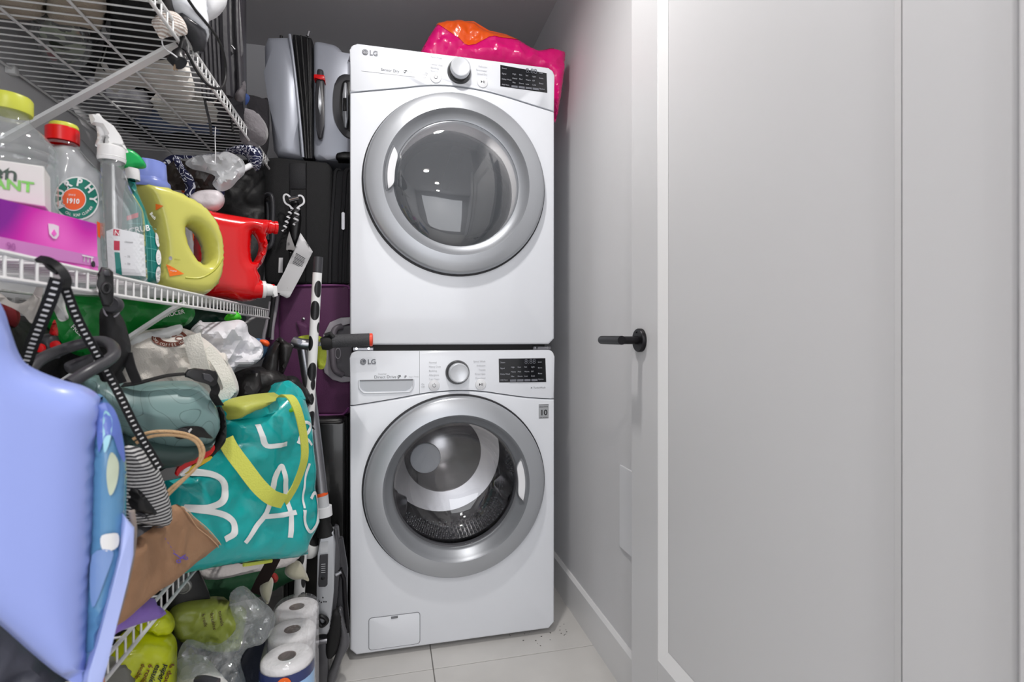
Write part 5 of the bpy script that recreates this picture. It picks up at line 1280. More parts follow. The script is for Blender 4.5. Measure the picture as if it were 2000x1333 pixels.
class WFR(Frame):
    def __init__(s, x): Frame.__init__(s, (x, 0, 0), 90)
    def ab(s, a, b): return (a, b)
def wpx(x, pts): return pts
# deep black clutter against the wall, both lower bays
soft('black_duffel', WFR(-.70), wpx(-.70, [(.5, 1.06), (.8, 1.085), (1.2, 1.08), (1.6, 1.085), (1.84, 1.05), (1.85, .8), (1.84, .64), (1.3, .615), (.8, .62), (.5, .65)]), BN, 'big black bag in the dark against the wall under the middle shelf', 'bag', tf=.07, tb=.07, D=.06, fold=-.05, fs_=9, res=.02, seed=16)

# ================================================================ HELMET
HEL = pattern(M('helmet_teal', (104, 130, 130), .35, coat=.15, var=0), 'contour', (70, 92, 92), (108, 136, 135), 15, width=.05)
HELD = M('helmet_dark_teal', (50, 68, 66), .4, var=.04)
fhm = Frame(W(310, 830, .90), 28)
hm = empty('bike_helmet', fhm.px(320, 915), 'grey-green bike helmet with contour line pattern and black chin strap', 'helmet')
def dome(a, b):
    return 0
o_h, inf_h = soft('shell', fhm, [(160, 735), (190, 733), (215, 742), (245, 749), (300, 746), (350, 744), (382, 747), (405, 765), (420, 790), (429, 815), (428, 840), (418, 858), (400, 872), (330, 880), (260, 860), (215, 830), (180, 790), (160, 760)], HEL, None, None, tf=.075, tb=.03, D=.09, res=.006, part=hm)
soft('lower_shell', fhm, [(235, 845), (300, 850), (370, 858), (420, 850), (416, 868), (395, 888), (350, 910), (300, 915), (262, 900), (240, 880)], HELD, None, None, tf=.055, tb=.03, D=.03, part=hm)
vent = obj('vent', inf_h.patch([(325, 838), (335, 828), (352, 823), (378, 825), (392, 838), (405, 850), (380, 846), (352, 848), (335, 848)], .003), BLK, hm, smooth=60)
obj('vent_pad', inf_h.patch([(325, 838), (337, 827), (352, 828), (350, 838), (338, 845)], .0045), M('vent_pad_grey', (72, 72, 74), .8, bump=.5, bscale=300), vent)
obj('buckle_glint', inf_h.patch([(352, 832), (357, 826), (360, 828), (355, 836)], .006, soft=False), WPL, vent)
obj('vent', inf_h.patch([(250, 880), (275, 868), (310, 872), (300, 884), (262, 890)], .006), BLK, hm)
soft('rim', fhm, [(424, 795), (436, 800), (442, 825), (442, 855), (436, 870), (418, 890), (398, 908), (370, 922), (345, 925), (355, 912), (385, 896), (410, 875), (424, 850), (429, 820)], BLKR, None, None, tf=.02, tb=.06, D=.012, res=.005, part=hm)
for i_q, (q, mt) in enumerate((([(338, 920), (352, 900), (380, 884), (408, 866), (414, 870), (408, 884), (388, 895), (362, 908), (345, 925)], REDP), ([(352, 920), (380, 900), (404, 888), (408, 892), (385, 906), (362, 920)], M('band_yellow', (214, 180, 40), .5)), ([(344, 925), (350, 915), (368, 905), (366, 912), (352, 922)], WPL))):
    obj('inner_band', plate(fhm, q, .01, .002, 1, front=.024 + .001 * i_q, soft=True), mt, hm, smooth=40)
obj('chin_strap', T(smooth_path([fhm.px(a, b, h_) for a, b, h_ in [(236, 750, .03), (262, 746, .04), (290, 738, .045), (320, 731, .045), (352, 728, .045)]], 6), 1, flat=(.012, .002, (0, -.4, 1))), WEB, hm, smooth=30)
cbk = obj('chin_buckle', plate(fhm, [(351, 727), (357, 720), (370, 717), (385, 719), (395, 723), (408, 722), (413, 732), (411, 748), (403, 752), (390, 746), (372, 738), (352, 734)], .014, .003, 2, front=.055), BLK, hm, smooth=40)
obj('buckle_prong', plate(fhm, [(382, 726), (396, 728), (404, 738), (398, 744), (384, 738)], .004, .001, 1, front=.059), DGREY, cbk, smooth=30)
obj('chin_strap', T(smooth_path([fhm.px(a, b, h_) for a, b, h_ in [(404, 745, .05), (410, 758, .045), (408, 770, .04), (424, 790, .02)]], 6), 1, flat=(.014, .002, (0, -1, .2))), WEB, hm, smooth=30)

# twisted paper bag handles, brown paper bag, cap, purple glove
TWI = M('twisted_paper', (196, 162, 122), .8, bump=.5, bscale=200, var=.12)
fpb = Frame(WX(300, 1080, -.335), 83)
KRAFT = M('kraft_paper', (160, 122, 92), .75, bump=.15, bscale=60, var=.06)
pb = empty('paper_bag', fpb.px(300, 1190), 'brown kraft paper bag with twisted handles hanging over the lowest shelf lip', 'bag')
o_p, inf_p = soft('bag_body', fpb, [(212, 1235), (222, 1160), (232, 1110), (248, 1075), (270, 1050), (300, 1030), (336, 988), (345, 985), (385, 1018), (427, 1060), (418, 1073), (390, 1095), (343, 1130), (280, 1180)], KRAFT, None, None, tf=.012, tb=.012, D=.012, fold=.004, fs_=8, softo=False, part=pb)
obj('bag_fold', inf_p.stroke([(340, 990), (355, 1006), (385, 1028), (418, 1066)], 2.2, .003), M('kraft_light', (205, 168, 134), .75, var=.03), pb, smooth=30)
obj('bag_fold', inf_p.stroke([(342, 1000), (368, 1030), (395, 1052), (416, 1074)], 1.6, .003), MATS['kraft_light'], pb, smooth=30)
PUI = M('violet_ink', (98, 76, 170), .6, var=0)
mk = [inf_p.stroke([(318, 1082), (330, 1090), (340, 1094)], 2.4, .003), inf_p.stroke([(342, 1084), (332, 1092), (330, 1098)], 2.4, .003),
      inf_p.stroke(circ(327, 1098, 4, 3, 10), 2, .003, closed=True), inf_p.stroke(circ(343, 1092, 4.5, 2.5, 10), 2, .003, closed=True)]
mk += [inf_p.stroke([(300 + 6 * k, 1052 + 8 * k), (303 + 6 * k, 1056 + 8 * k)], 1.2, .003) for k in range(4)]
obj('scissors_mark', join(*mk), PUI, pb, smooth=0)
fth = Frame(W(320, 880, .78), 25)
for dx, dy in ((0, 0), (6, 7)):
    obj('twisted_handle', T(smooth_path([fth.px(a + dx * c_, b + dy, .02) for a, b, c_ in [(258, 855, 1), (275, 846, 1), (300, 840, 1), (335, 840, 1), (365, 846, .6), (385, 858, -.3), (394, 878, -1), (386, 900, -1), (365, 922, -1), (335, 945, 0), (325, 955, 0)]], 6), .0024, 8), TWI, pb)
HST = pattern(M('striped_knit', (120, 120, 122), .8, bump=.3, bscale=200), 'stripe', (52, 52, 56), (196, 196, 196), 62, .5, 2.2, vec=(.15, .15, 1))
fht = Frame(W(285, 960, .74), 40, tilt=12)
ht_ = empty('striped_hat', fht.px(290, 1090), 'grey and white finely striped cap squashed beside the lavender tub', 'hat')
soft('crown', fht, [(240, 878), (262, 872), (284, 882), (304, 905), (318, 935), (330, 970), (336, 1000), (330, 1018), (312, 1028), (285, 1026), (262, 1020), (245, 1010), (240, 940)], HST, None, None, tf=.03, tb=.03, D=.035, part=ht_)
soft('opening', fht, [(248, 942), (262, 940), (280, 955), (298, 978), (306, 1000), (294, 1002), (270, 996), (250, 992), (244, 970)], BLK, None, None, tf=.034, tb=.0, D=.012, res=.005, part=ht_)
soft('inner_lining', fht, [(246, 990), (266, 980), (286, 996), (304, 1004), (290, 1008), (262, 1002)], DGREY, None, None, tf=.037, tb=.0, D=.01, res=.005, part=ht_)
soft('grey_side', fht, [(252, 1022), (290, 1032), (318, 1030), (310, 1045), (285, 1052), (262, 1075), (248, 1110), (240, 1090), (244, 1050)], M('grey_jersey', (104, 104, 108), .8, bump=.3, bscale=150), None, None, tf=.02, tb=.02, D=.015, fold=.005, part=ht_)
PUR = M('purple_rubber', (134, 104, 190), .5, var=.04)
gl = soft('rubber_glove', Frame(WX(270, 1200, -.362), 75), [(205, 1238), (215, 1210), (240, 1188), (268, 1173), (290, 1168), (303, 1171), (306, 1182), (314, 1186), (320, 1196), (316, 1206), (300, 1212), (265, 1222), (235, 1234), (215, 1245)], PUR, 'purple rubber glove draped over the lowest shelf lip', 'glove', tf=.012, tb=.012, D=.014, fold=.004)

# ================================================================ LAVENDER TUB IN THE FOREGROUND
LAV2 = M('lavender_tub', (150, 166, 232), .3, coat=.2, var=.01)
ftb = Frame(W(110, 950, .52), 34)
tb_ = empty('laundry_tub', ftb.px(110, 1340), 'large glossy lavender plastic tub closest to the camera at lower left', 'tub')
o_t, inf_t = soft('tub_wall', ftb, [(-120, 520), (-30, 560), (5, 600), (22, 650), (42, 700), (70, 722), (120, 742), (165, 755), (195, 775), (200, 800), (190, 860), (186, 950), (182, 1040), (178, 1120), (172, 1220), (162, 1330), (120, 1322), (60, 1275), (0, 1222), (-60, 1180), (-120, 1150)], LAV2, None, None, tf=.03, tb=.04, D=.04, res=.01, part=tb_)
WIN = M('blue_window_film', (104, 160, 205), .12, trans=.25, coat=.4, var=.15, vscale=14)
o_wn, inf_wn = soft('clear_side', ftb, [(188, 772), (215, 790), (232, 820), (241, 860), (247, 910), (247, 960), (246, 1010), (243, 1070), (226, 1140), (204, 1220), (186, 1290), (168, 1335), (160, 1320), (168, 1100), (172, 960), (178, 850)], WIN, None, None, tf=.016, tb=.05, D=.03, part=tb_)
for q, mt in (([(193, 1040), (224, 1036), (224, 1062), (196, 1068)], WPL), ([(200, 800), (214, 818), (208, 860), (198, 880), (196, 830)], M('aqua_film', (150, 205, 220), .2, coat=.3)), ([(210, 880), (226, 900), (222, 940), (208, 962), (202, 920)], M('pale_yellow_film', (190, 200, 178), .3, coat=.3)), ([(186, 800), (200, 785), (222, 800), (236, 850), (240, 900), (226, 880), (215, 850), (200, 850), (188, 880)], M('deep_blue_film', (96, 118, 196), .2, coat=.3)), ([(176, 1080), (215, 1070), (200, 1120), (176, 1180)], M('slate_blue_film', (118, 148, 200), .25, coat=.3))):
    obj('film_patch', inf_wn.patch(q, .0025), mt, o_wn)
rimp = [(243, 992), (247, 1030), (243, 1080), (228, 1150), (206, 1225), (186, 1290), (168, 1350)]
obj('tub_rim', plate(ftb, [(236, 1000), (256, 1024), (253, 1075), (241, 1130), (222, 1205), (203, 1285), (188, 1350), (158, 1350), (168, 1300), (186, 1240), (207, 1160), (228, 1080)], .04, .003, 2, front=.018), M('lavender_rim', (172, 186, 240), .3, coat=.3), tb_, smooth=50)
obj('tub_edge_trim', T(smooth_path([ftb.px(a + 16, b + 8, -.004) for a, b in rimp], 6), .003, 10), M('beige_foam', (150, 138, 130), .8, bump=.4), tb_)

# ================================================================ TEAL SHOPPING BAG
TEAL = M('teal_laminate', (20, 160, 160), .24, coat=.25, bump=.12, bscale=70, var=.03)
YG = M('lime_webbing', (194, 198, 84), .7, bump=.25, bscale=350, var=.03)
YGI = M('lime_lining', (172, 176, 80), .45, bump=.15, bscale=60, var=.06)
fte = Frame(W(475, 940, 1.10), 46)
te = empty('shopping_bag', fte.px(470, 1110), 'big teal shopping bag with white letters and lime straps spilling off the lowest shelf', 'bag')
o_e, inf_e = soft('bag_body', fte, [(437, 822), (470, 812), (520, 790), (555, 765), (578, 760), (590, 775), (598, 810), (602, 860), (606, 930), (611, 990), (614, 1012), (602, 1040), (592, 1060), (594, 1082), (565, 1090), (500, 1095), (430, 1106), (380, 1116), (335, 1124), (300, 1120), (320, 1060), (330, 1000), (330, 940), (370, 930), (420, 890), (445, 860)], TEAL, None, None, tf=.05, tb=.07, D=.06, res=.007, fold=-.03, fs_=9, seed=21, smooth=30, part=te, softo=False)
soft('bag_mouth', fte, [(437, 788), (470, 775), (505, 770), (535, 770), (552, 748), (566, 744), (580, 756), (590, 780), (592, 808), (570, 812), (530, 815), (480, 822), (445, 826)], TEAL, None, None, tf=.04, tb=.06, D=.03, fold=-.04, fs_=17, seed=5, part=te, smooth=25)
soft('bag_lining', fte, [(434, 790), (455, 778), (500, 770), (540, 768), (520, 785), (495, 800), (465, 812), (444, 822), (438, 806)], YGI, None, None, tf=.055, tb=.0, D=.02, fold=.004, part=te)
soft('bag_lining', fte, [(540, 795), (552, 786), (562, 785), (556, 800), (545, 808), (536, 806)], M('lime_green_inner', (110, 190, 40), .5), None, None, tf=.05, tb=.0, D=.01, res=.005, part=te)
WL = M('white_bag_letters', (226, 228, 228), .35, coat=.2, var=0)
obj('letter', inf_e.stroke([(479, 826), (484, 850), (491, 866), (510, 865), (529, 862)], 9, .002), WL, te, smooth=50)
obj('letter', inf_e.stroke([(557, 824), (572, 822), (582, 829), (574, 842), (556, 858), (553, 862)], 6, .002), WL, te, smooth=50)
obj('letter', inf_e.stroke([(560, 826), (562, 842), (556, 856), (562, 866), (566, 864), (570, 852), (584, 866)], 4.5, .002), WL, te, smooth=50)
obj('letter', inf_e.stroke([(352, 925), (392, 922), (412, 932), (417, 955), (408, 975), (380, 985), (345, 988), (385, 992), (415, 1000), (430, 1015), (428, 1035), (412, 1045)], 12, .002), WL, te, smooth=50)
obj('letter', inf_e.stroke([(452, 1052), (465, 1032), (485, 1000), (500, 960), (512, 915), (520, 905), (524, 915), (530, 960), (534, 1000), (532, 1040)], 9, .002), WL, te, smooth=50)
obj('letter', inf_e.stroke([(484, 1001), (510, 998), (545, 992)], 9, .002), WL, te, smooth=50)
obj('letter', inf_e.stroke([(562, 988), (562, 1010), (568, 1026), (578, 1030), (588, 1020), (597, 1000), (598, 985), (596, 962), (588, 958), (580, 968)], 6.5, .002), WL, te, smooth=50)
obj('letter', inf_e.stroke([(574, 900), (566, 925), (562, 960), (562, 985)], 4, .002), WL, te, smooth=50)
fts = Frame(W(475, 940, 1.03), 46)
obj('bag_strap', T(smooth_path([W(a, b, t_) for a, b, t_ in [(440, 858, 1.015), (452, 880, 1.01), (478, 915, 1.01), (505, 950, 1.015), (530, 972, 1.03), (555, 980, 1.06)]], 6), 1, flat=(.0285, .0022, (.42, -.9, 0))), YG, te, smooth=30)
obj('bag_strap', T(smooth_path([W(a, b, t_) for a, b, t_ in [(552, 776, 1.12), (560, 772, 1.10), (572, 782, 1.09), (584, 810, 1.09), (594, 860, 1.10), (594, 900, 1.10), (580, 942, 1.10), (566, 968, 1.09), (556, 982, 1.08)]], 6), [.35, .5, .6, .7, .85, 1, 1, 1.1, 1.2, .9][0:0] or 1, flat=(.021, .0022, (.42, -.9, 0))), YG, te, smooth=30)
obj('side_piping', T(smooth_path([fte.px(a, b, .006) for a, b in [(608, 960), (613, 990), (616, 1010), (605, 1036)]], 5), .003, 6), YG, te)
obj('side_piping', T(smooth_path([fte.px(a, b, .01) for a, b in [(470, 1102), (500, 1098), (525, 1094)]], 5), .004, 6), YG, te)

# ================================================================ COW PATTERN BROOM POLE AND SCOOTER
ysc = 1.60
fsc = Frame((0, ysc, 0), 0)
COW = pattern(M('cow_print', (226, 226, 226), .4), 'cow', (20, 20, 22), (228, 228, 228), 27, .47, vec=(1, 1, .62))
cw = empty('cow_print_pole', fsc.px(588, 1175), 'thin white pole wrapped in black cow-patch tape leaning behind the teal bag', 'pole')
pl = lambda y: fsc.px(625.5 - 37.5 * (y - 507) / 668, y, .045)
obj('grip_end', T([pl(507), pl(537)], .0132, 20), DGREY, cw, label='plain dark grey end of the pole')
obj('taped_section', T([pl(537), pl(770)], .0128, 20), COW, cw)
obj('taped_section', T([pl(770), pl(774), pl(826)], [.0128, .0138, .0134], 20), COW, cw)
obj('plain_section', T([pl(820), pl(1070)], .0125, 20), PLASW, cw)
obj('taped_section', T([pl(1070), pl(1190)], .0148, 20), COW, cw)
for q in ([(604, 772), (596, 764), (604, 758)], [(612, 830), (622, 834), (612, 822)], [(600, 826), (592, 832), (601, 818)]):
    obj('torn_tape', plate(fsc, q, .001, 0, front=.058), COW, cw, smooth=0)
sc_e = empty('kick_scooter', fsc.px(640, 1330), 'folded silver kick scooter standing upright beside the washing machine', 'scooter')
obj('handlebar', T([fsc.px(598, 674, 0), fsc.px(628, 672, 0)], .011, 20), CHROME, sc_e)
obj('handlebar', T([fsc.px(586, 670, 0), fsc.px(570, 676, .02)], .006, 12), CHROME, sc_e)
obj('bar_clamp', T(smooth_path([fsc.px(574, 668, .004), fsc.px(586, 672, .008), fsc.px(604, 674, .006)], 4), .017, 20), ALU, sc_e)
obj('clamp_bolt', T([fsc.px(588, 668, .02), fsc.px(588, 668, .028)], .007, 12), CHROME, sc_e)
obj('stem', T([fsc.px(592, 680, 0), fsc.px(606, 770, 0), fsc.px(631, 985, 0)], .0165, 24), ALU, sc_e)
obj('grip_joint', T([fsc.px(628, 672, 0), fsc.px(640, 670, 0), fsc.px(652, 668, 0)], [.018, .022, .016], 20), BLKR, sc_e)
obj('brake_lever', T([fsc.px(636, 656, .01), fsc.px(646, 652, .012), fsc.px(652, 660, .012)], .007, 10), BLKR, sc_e)
gp = obj('grip', T([fsc.px(650, 667, 0), fsc.px(722, 664, 0)], .0195, 28), M('grip_grey', (62, 62, 65), .65, bump=.3, bscale=300), sc_e)
obj('grip_cap', T([fsc.px(722, 664, 0), fsc.px(727, 664, 0), fsc.px(728.5, 664, 0)], [.0195, .0195, .015], 28), M('grip_orange', (240, 70, 40), .4), gp, label='orange end cap of the grip')
soft('tassel', fsc, [(578, 662), (592, 656), (612, 655), (632, 662), (638, 690), (634, 718), (622, 720), (616, 700), (600, 690), (582, 680)], M('lime_tassel', (150, 160, 40), .6, bump=.4), None, None, tf=.006, tb=.02, D=.01, fold=.012, fs_=25, part=sc_e)
lc = T([fsc.px(627.5, 962, 0), fsc.px(629, 968, 0)], .0172, 24); obj('sticker_stripe', lc, ORG, sc_e)
lb_ = obj('stem_sticker', T([fsc.px(629, 968, 0), fsc.px(631.5, 992, 0)], .0171, 24), M('label_paper'if False else 'warning_label', (196, 198, 202), .5), sc_e)
obj('stem_collar', T([fsc.px(631.5, 990, 0), fsc.px(633, 1008, 0)], .0235, 24), PLASW, sc_e)
obj('stem_joint', T([fsc.px(633, 1008, 0), fsc.px(634, 1025, 0), fsc.px(637, 1046, 0)], [.019, .017, .025], 24), BLKR, sc_e)
dk_ = obj('deck', plate(fsc, [(625, 1040), (652, 1036), (656, 1060), (653, 1150), (647, 1225), (640, 1236), (620, 1234), (620, 1150), (622, 1080)], .05, .006, 3, front=.015), SILV, sc_e, smooth=40)
obj('deck_side', plate(fsc, [(652, 1030), (660, 1034), (665, 1090), (660, 1160), (652, 1240), (644, 1240), (650, 1150), (655, 1070)], .04, .004, 2, front=.004), DGREY, sc_e, smooth=40)
obj('battery_panel', plate(fsc, [(626, 1080), (642, 1078), (641, 1138), (637, 1142), (624, 1142), (623, 1136)], .004, .0015, 1, front=.018), DGREY, dk_, smooth=30)
for k in range(5): obj('panel_light', plate(fsc, [(629, 1097 + 4 * k), (637, 1096.4 + 4 * k), (637, 1097.6 + 4 * k), (629, 1098.2 + 4 * k)], .001, 0, front=.0195), LGREYP, dk_, smooth=0)
obj('panel_button', L([(.005, 0), (.004, .002), (0, .003)], fsc.px(632, 1125, .018), 'y', 16), BLK, dk_, smooth=30)
obj('deck_sticker', plate(fsc, [(627, 1056), (642, 1054), (641, 1075), (627, 1077)], .001, 0, front=.0162), MATS['warning_label'], dk_, smooth=0)
obj('deck_print', join(*[plate(fsc, circ(x_, y_, 1.4, 1.4, 8), .001, 0, front=.0162) for x_, y_ in ((632, 1163), (625, 1170), (629, 1172), (634, 1171), (638, 1171))]), INK, dk_, smooth=0)
obj('deck_latch', T(smooth_path([fsc.px(622, 1204, .02), fsc.px(628, 1196, .024), (fsc.px(638, 1200, .024)), fsc.px(640, 1208, .02), fsc.px(630, 1216, .02)], 5, True), .006, 10, closed=True), BLK, sc_e)
obj('rear_tube', T([fsc.px(656, 1060, -.03), fsc.px(666, 1120, -.03), fsc.px(664, 1200, -.03)], .018, 16), DGREY, sc_e)
obj('fork_arm', T([fsc.px(664, 1112, 0), fsc.px(672, 1130, 0), fsc.px(674, 1170, 0), fsc.px(679, 1235, 0)], .007, 12), BLKM, sc_e)
obj('fork_bolt', T([fsc.px(656, 1122, .006), fsc.px(667, 1116, .004)], .006, 14), ALU, sc_e)
soft('rear_wheel', fsc, [(640, 1230), (648, 1195), (660, 1188), (670, 1200), (668, 1240), (656, 1278), (640, 1285), (636, 1268)], BLKR, None, None, tf=.02, tb=.03, D=.014, res=.005, part=sc_e)
soft('fender', fsc, [(660, 1192), (668, 1188), (674, 1210), (682, 1240), (682, 1262), (668, 1290), (656, 1330), (642, 1345), (640, 1320), (655, 1280), (664, 1240)], M('fender_grey', (96, 96, 100), .35, .4), None, None, tf=.015, tb=.03, D=.01, res=.005, part=sc_e)
obj('axle', T([fsc.px(622, 1250, .01), fsc.px(640, 1248, .01)], .008, 12), ALU, sc_e)
obj('foot_plate', plate(fsc, [(618, 1258), (640, 1256), (642, 1345), (618, 1345)], .05, .003, 2, front=0), M('fender_grey', (96, 96, 100)), sc_e, smooth=30)
# cow print slipper beside the pole
soft('cow_slipper', Frame((0, 1.62, 0), 0), [(594, 1058), (606, 1050), (620, 1052), (625, 1068), (618, 1086), (604, 1092), (592, 1086)], pattern(M('cow_plush', (230, 230, 230), .8), 'cow', (16, 16, 18), (228, 228, 226), 16, .45), 'black and white patched plush slipper behind the teal bag corner', 'slipper', tf=.03, tb=.03, D=.03)

# ================================================================ UNDER THE LOWEST SHELF
soft('rolled_cloth', Frame(W(480, 1125, 1.34), 20), [(384, 1112), (420, 1108), (480, 1102), (540, 1090), (580, 1072), (588, 1082), (575, 1098), (548, 1110), (500, 1118), (440, 1130), (400, 1132)], M('white_fleece', (202, 196, 194), .9, bump=.4, bscale=80, sheen=.3), 'rolled off-white fleece lying under the teal bag', 'cloth', tf=.03, tb=.04, D=.03, fold=.006)
tag(obj('dark_strap', T([W(536, 1090, 1.27), W(526, 1110, 1.28), W(512, 1135, 1.29), (W(500, 1160, 1.3))], 1, flat=(.03, .003, (0, -1, 0))), M('maroon_strap', (34, 20, 20), .7)), 'dark brown strap across the white rolled fleece', 'strap')
soft('green_bundle', Frame(W(480, 1150, 1.42), 20), [(370, 1120), (440, 1122), (520, 1110), (590, 1095), (592, 1125), (560, 1140), (520, 1160), (440, 1180), (370, 1175)], M('deep_green_cloth', (12, 70, 38), .7, bump=.3, var=.2), 'dark green cloth with red trim in the shade under the teal bag', 'cloth', tf=.04, tb=.08, D=.05, fold=.016)
soft('red_trim', Frame(W(537, 1128, 1.34), 20), [(528, 1122), (538, 1120), (544, 1130), (538, 1140), (530, 1134)], M('brick_red', (150, 40, 34), .7), 'small brick red cloth tab on the dark green bundle', 'cloth', tf=.012, tb=.01, D=.01, res=.006)
soft('plush_ear', Frame(W(520, 1150, 1.30), 20), [(507, 1150), (516, 1132), (528, 1127), (534, 1136), (531, 1158), (524, 1180), (514, 1172)], M('cream_plush', (190, 186, 164), .9, sheen=.4), 'cream plush ear shape standing behind the clear wrapping', 'soft toy', tf=.02, tb=.02, D=.015)
soft('plush_horn', Frame(W(580, 1118, 1.42), 20), [(556, 1120), (562, 1102), (575, 1095), (588, 1100), (602, 1128), (602, 1136), (590, 1132), (572, 1133)], MATS['cream_plush'], 'cream plush horn shape to the left of the cow-patch pole foot', 'soft toy', tf=.02, tb=.02, D=.015)
bx = empty('black_case', W(360, 1200, 1.1), 'black case with a round grey button under the lowest shelf lip', 'case')
fbc = Frame(W(360, 1145, 1.12), 25)
obj('case_body', plate(fbc, [(318, 1150), (345, 1115), (385, 1112), (410, 1160), (420, 1230), (330, 1240)], .08, .006, 2), BLK, bx, smooth=40)
obj('round_button', L([(.015, 0), (.0145, .006), (.012, .007), (.011, .004), (.004, .004), (.003, .009), (0, .010)], fbc.px(360, 1145, .001), 'y', 32), M('button_grey', (150, 150, 148), .35, .3), bx, smooth=40)
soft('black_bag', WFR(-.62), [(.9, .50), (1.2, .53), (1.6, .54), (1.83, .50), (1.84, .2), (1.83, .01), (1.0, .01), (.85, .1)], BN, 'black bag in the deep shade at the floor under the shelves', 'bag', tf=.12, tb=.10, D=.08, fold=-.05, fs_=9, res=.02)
# paper towel package
LIM = M('lime_film', (192, 202, 20), .25, coat=.2, bump=.15, bscale=40, var=.05)
LIMP = M('pale_lime_film', (158, 168, 74), .3, bump=.15, bscale=40, var=.1)
ftw = Frame(W(280, 1290, 1.0), 20)
tw = empty('paper_towel_pack', (ftw.px(280, 1300).x, ftw.px(280, 1300).y, 0.0), 'lime wrapped paper towel package with brown and black lettering', 'package')
o_tw, inf_tw = soft('wrapping', ftw, [(205, 1290), (215, 1262), (250, 1232), (290, 1226), (325, 1236), (344, 1250), (346, 1300), (345, 1450), (345, 1720), (200, 1720), (195, 1400)], LIM, None, None, tf=.05, tb=.05, D=.03, fold=.010, fs_=14, smooth=60, part=tw, res=.01)
soft('wrapping_knot', ftw, [(262, 1226), (285, 1205), (318, 1192), (335, 1200), (342, 1222), (330, 1238), (300, 1236)], LIM, None, None, tf=.03, tb=.03, D=.02, fold=.014, fs_=26, smooth=60, part=tw, res=.005)
INKB = M('brown_ink', (110, 52, 14), .5, var=0)
for s, x, y, mt, hp in (('6 double r', 333, 1276, INKB, 10), ('paper towels', 322, 1270, INK, 10), ('essuie-tout', 307, 1270, INK, 10), ('6 rouleaux', 293, 1270, INKB, 9), ('doubles', 280, 1266, INKB, 8)):
    text_on(inf_tw, s, (x, y), (x - 24, y + 50), mt, tw, hpx=hp, bold=.03, eps=.004, up=(.92, .42) )
o_gp, inf_gp = soft('green_packet', Frame(W(420, 1230, 1.15), 20), [(330, 1200), (350, 1180), (395, 1173), (445, 1173), (448, 1190), (480, 1190), (478, 1230), (470, 1262), (440, 1270), (380, 1262), (342, 1245)], LIMP, 'pale green printed plastic packet crushed behind the paper towels', 'packet', tf=.03, tb=.04, D=.02, fold=.014, fs_=16, smooth=60, res=.006)
for s_, x_, y_ in (('6 rolls', 392, 1186), ('doubles', 408, 1186), ('towels', 424, 1184)):
    text_on(inf_gp, s_, (x_, y_), (x_ + 4, y_ + 20), M('plum_ink', (92, 60, 60), .5, var=0), o_gp, hpx=7, eps=.003)
text_on(inf_gp, 'BHI 25', (440, 1240), (470, 1244), M('olive_print', (100, 108, 50), .5, var=0), o_gp, hpx=6, eps=.003)
soft('clear_wrapping', Frame(W(480, 1220, 1.1), 20), [(450, 1160), (475, 1145), (500, 1165), (530, 1190), (538, 1215), (520, 1250), (490, 1262), (470, 1290), (480, 1333), (470, 1345), (370, 1345), (345, 1300), (365, 1250), (420, 1262), (460, 1230), (450, 1190)], thin('clear_film_bag', (.84, .87, .86), 1.5, .14, bump=.5, bscale=50), 'torn clear plastic wrapping round the paper rolls', 'wrapping', tf=.025, tb=.02, D=.02, fold=-.04, fs_=22, smooth=15)
PTW = M('tissue', (226, 224, 222), .9, bump=.4, bscale=150, var=.02)
prl = W(395, 1378, 1.02)
pr_ = empty('paper_roll', prl, 'white paper towel roll inside the torn clear wrapping', 'paper roll')
Rr = Matrix.Rotation(math.radians(60), 3, 'Z') @ Matrix.Rotation(PI / 2, 3, 'Y')
obj('roll', L([(.018, -.11), (.05, -.11), (.052, -.105), (.052, .105), (.05, .11), (.018, .11)], prl, 'z', 40, R=Matrix.Rotation(math.radians(-55), 3, 'Z') @ Matrix.Rotation(PI / 2, 3, 'Y'), closed=True), PTW, pr_, smooth=50)
tag(obj('grey_band', T(smooth_path([W(385, 1330, .97), W(400, 1329, .965), W(425, 1335, .96)], 4), .008, 10), DGREY), 'dark grey bar end at the bottom edge beside the paper roll', 'bar')
soft('navy_box', Frame(W(495, 1300, 1.3), 20), [(455, 1290), (520, 1210), (530, 1240), (528, 1420), (450, 1420)], M('navy_fabric', (22, 28, 46), .5, bump=.2), 'navy folded crate side between wrapping and toilet paper pack', 'crate', tf=.02, tb=.05, D=.02)
# toilet paper pack
ftpk = Frame(W(570, 1290, 1.10), 22)
ORGL = M('orange_badge', (240, 104, 30), .4, var=0)
zt_ = .355
tpk = empty('toilet_paper_pack', (WZ(575, 1228, zt_).x, WZ(575, 1228, zt_).y, 0), 'plastic wrapped toilet paper pack with three rolls showing on top', 'package')
TIS = M('toilet_tissue', (228, 226, 226), .85, bump=.3, bscale=100, var=.02)
CORE = M('cardboard_core', (134, 122, 116), .9, bump=.3, var=.1)
cs = [WZ(x_, y_, zt_) for x_, y_ in ((578, 1192), (571, 1226), (563, 1268))]
dirv = (cs[0] - cs[2]); dirv.z = 0
for k in range(3):
    c_ = cs[1] + dirv.normalized() * (1 - k) * .106; sd = Vector((dirv.y, -dirv.x, 0)).normalized()
    c_.z = 0
    for lvl in range(3):
        z0_ = .003 + lvl * .117
        ro = obj('paper_roll', L([(.0185, z0_ + .114), (.022, z0_ + .116), (.046, z0_ + .115), (.052, z0_ + .110), (.0525, z0_ + .1), (.0525, z0_ + .01), (.050, z0_), (.0185, z0_)], (c_.x, c_.y, 0), 'z', 40, closed=True), TIS, tpk, smooth=50)
        if lvl == 2: obj('core', L([(.0185, z0_ + .113), (.0185, z0_ + .03), (.017, z0_ + .03), (.017, z0_ + .113)], (c_.x, c_.y, 0), 'z', 32, closed=True), CORE, ro, smooth=50)
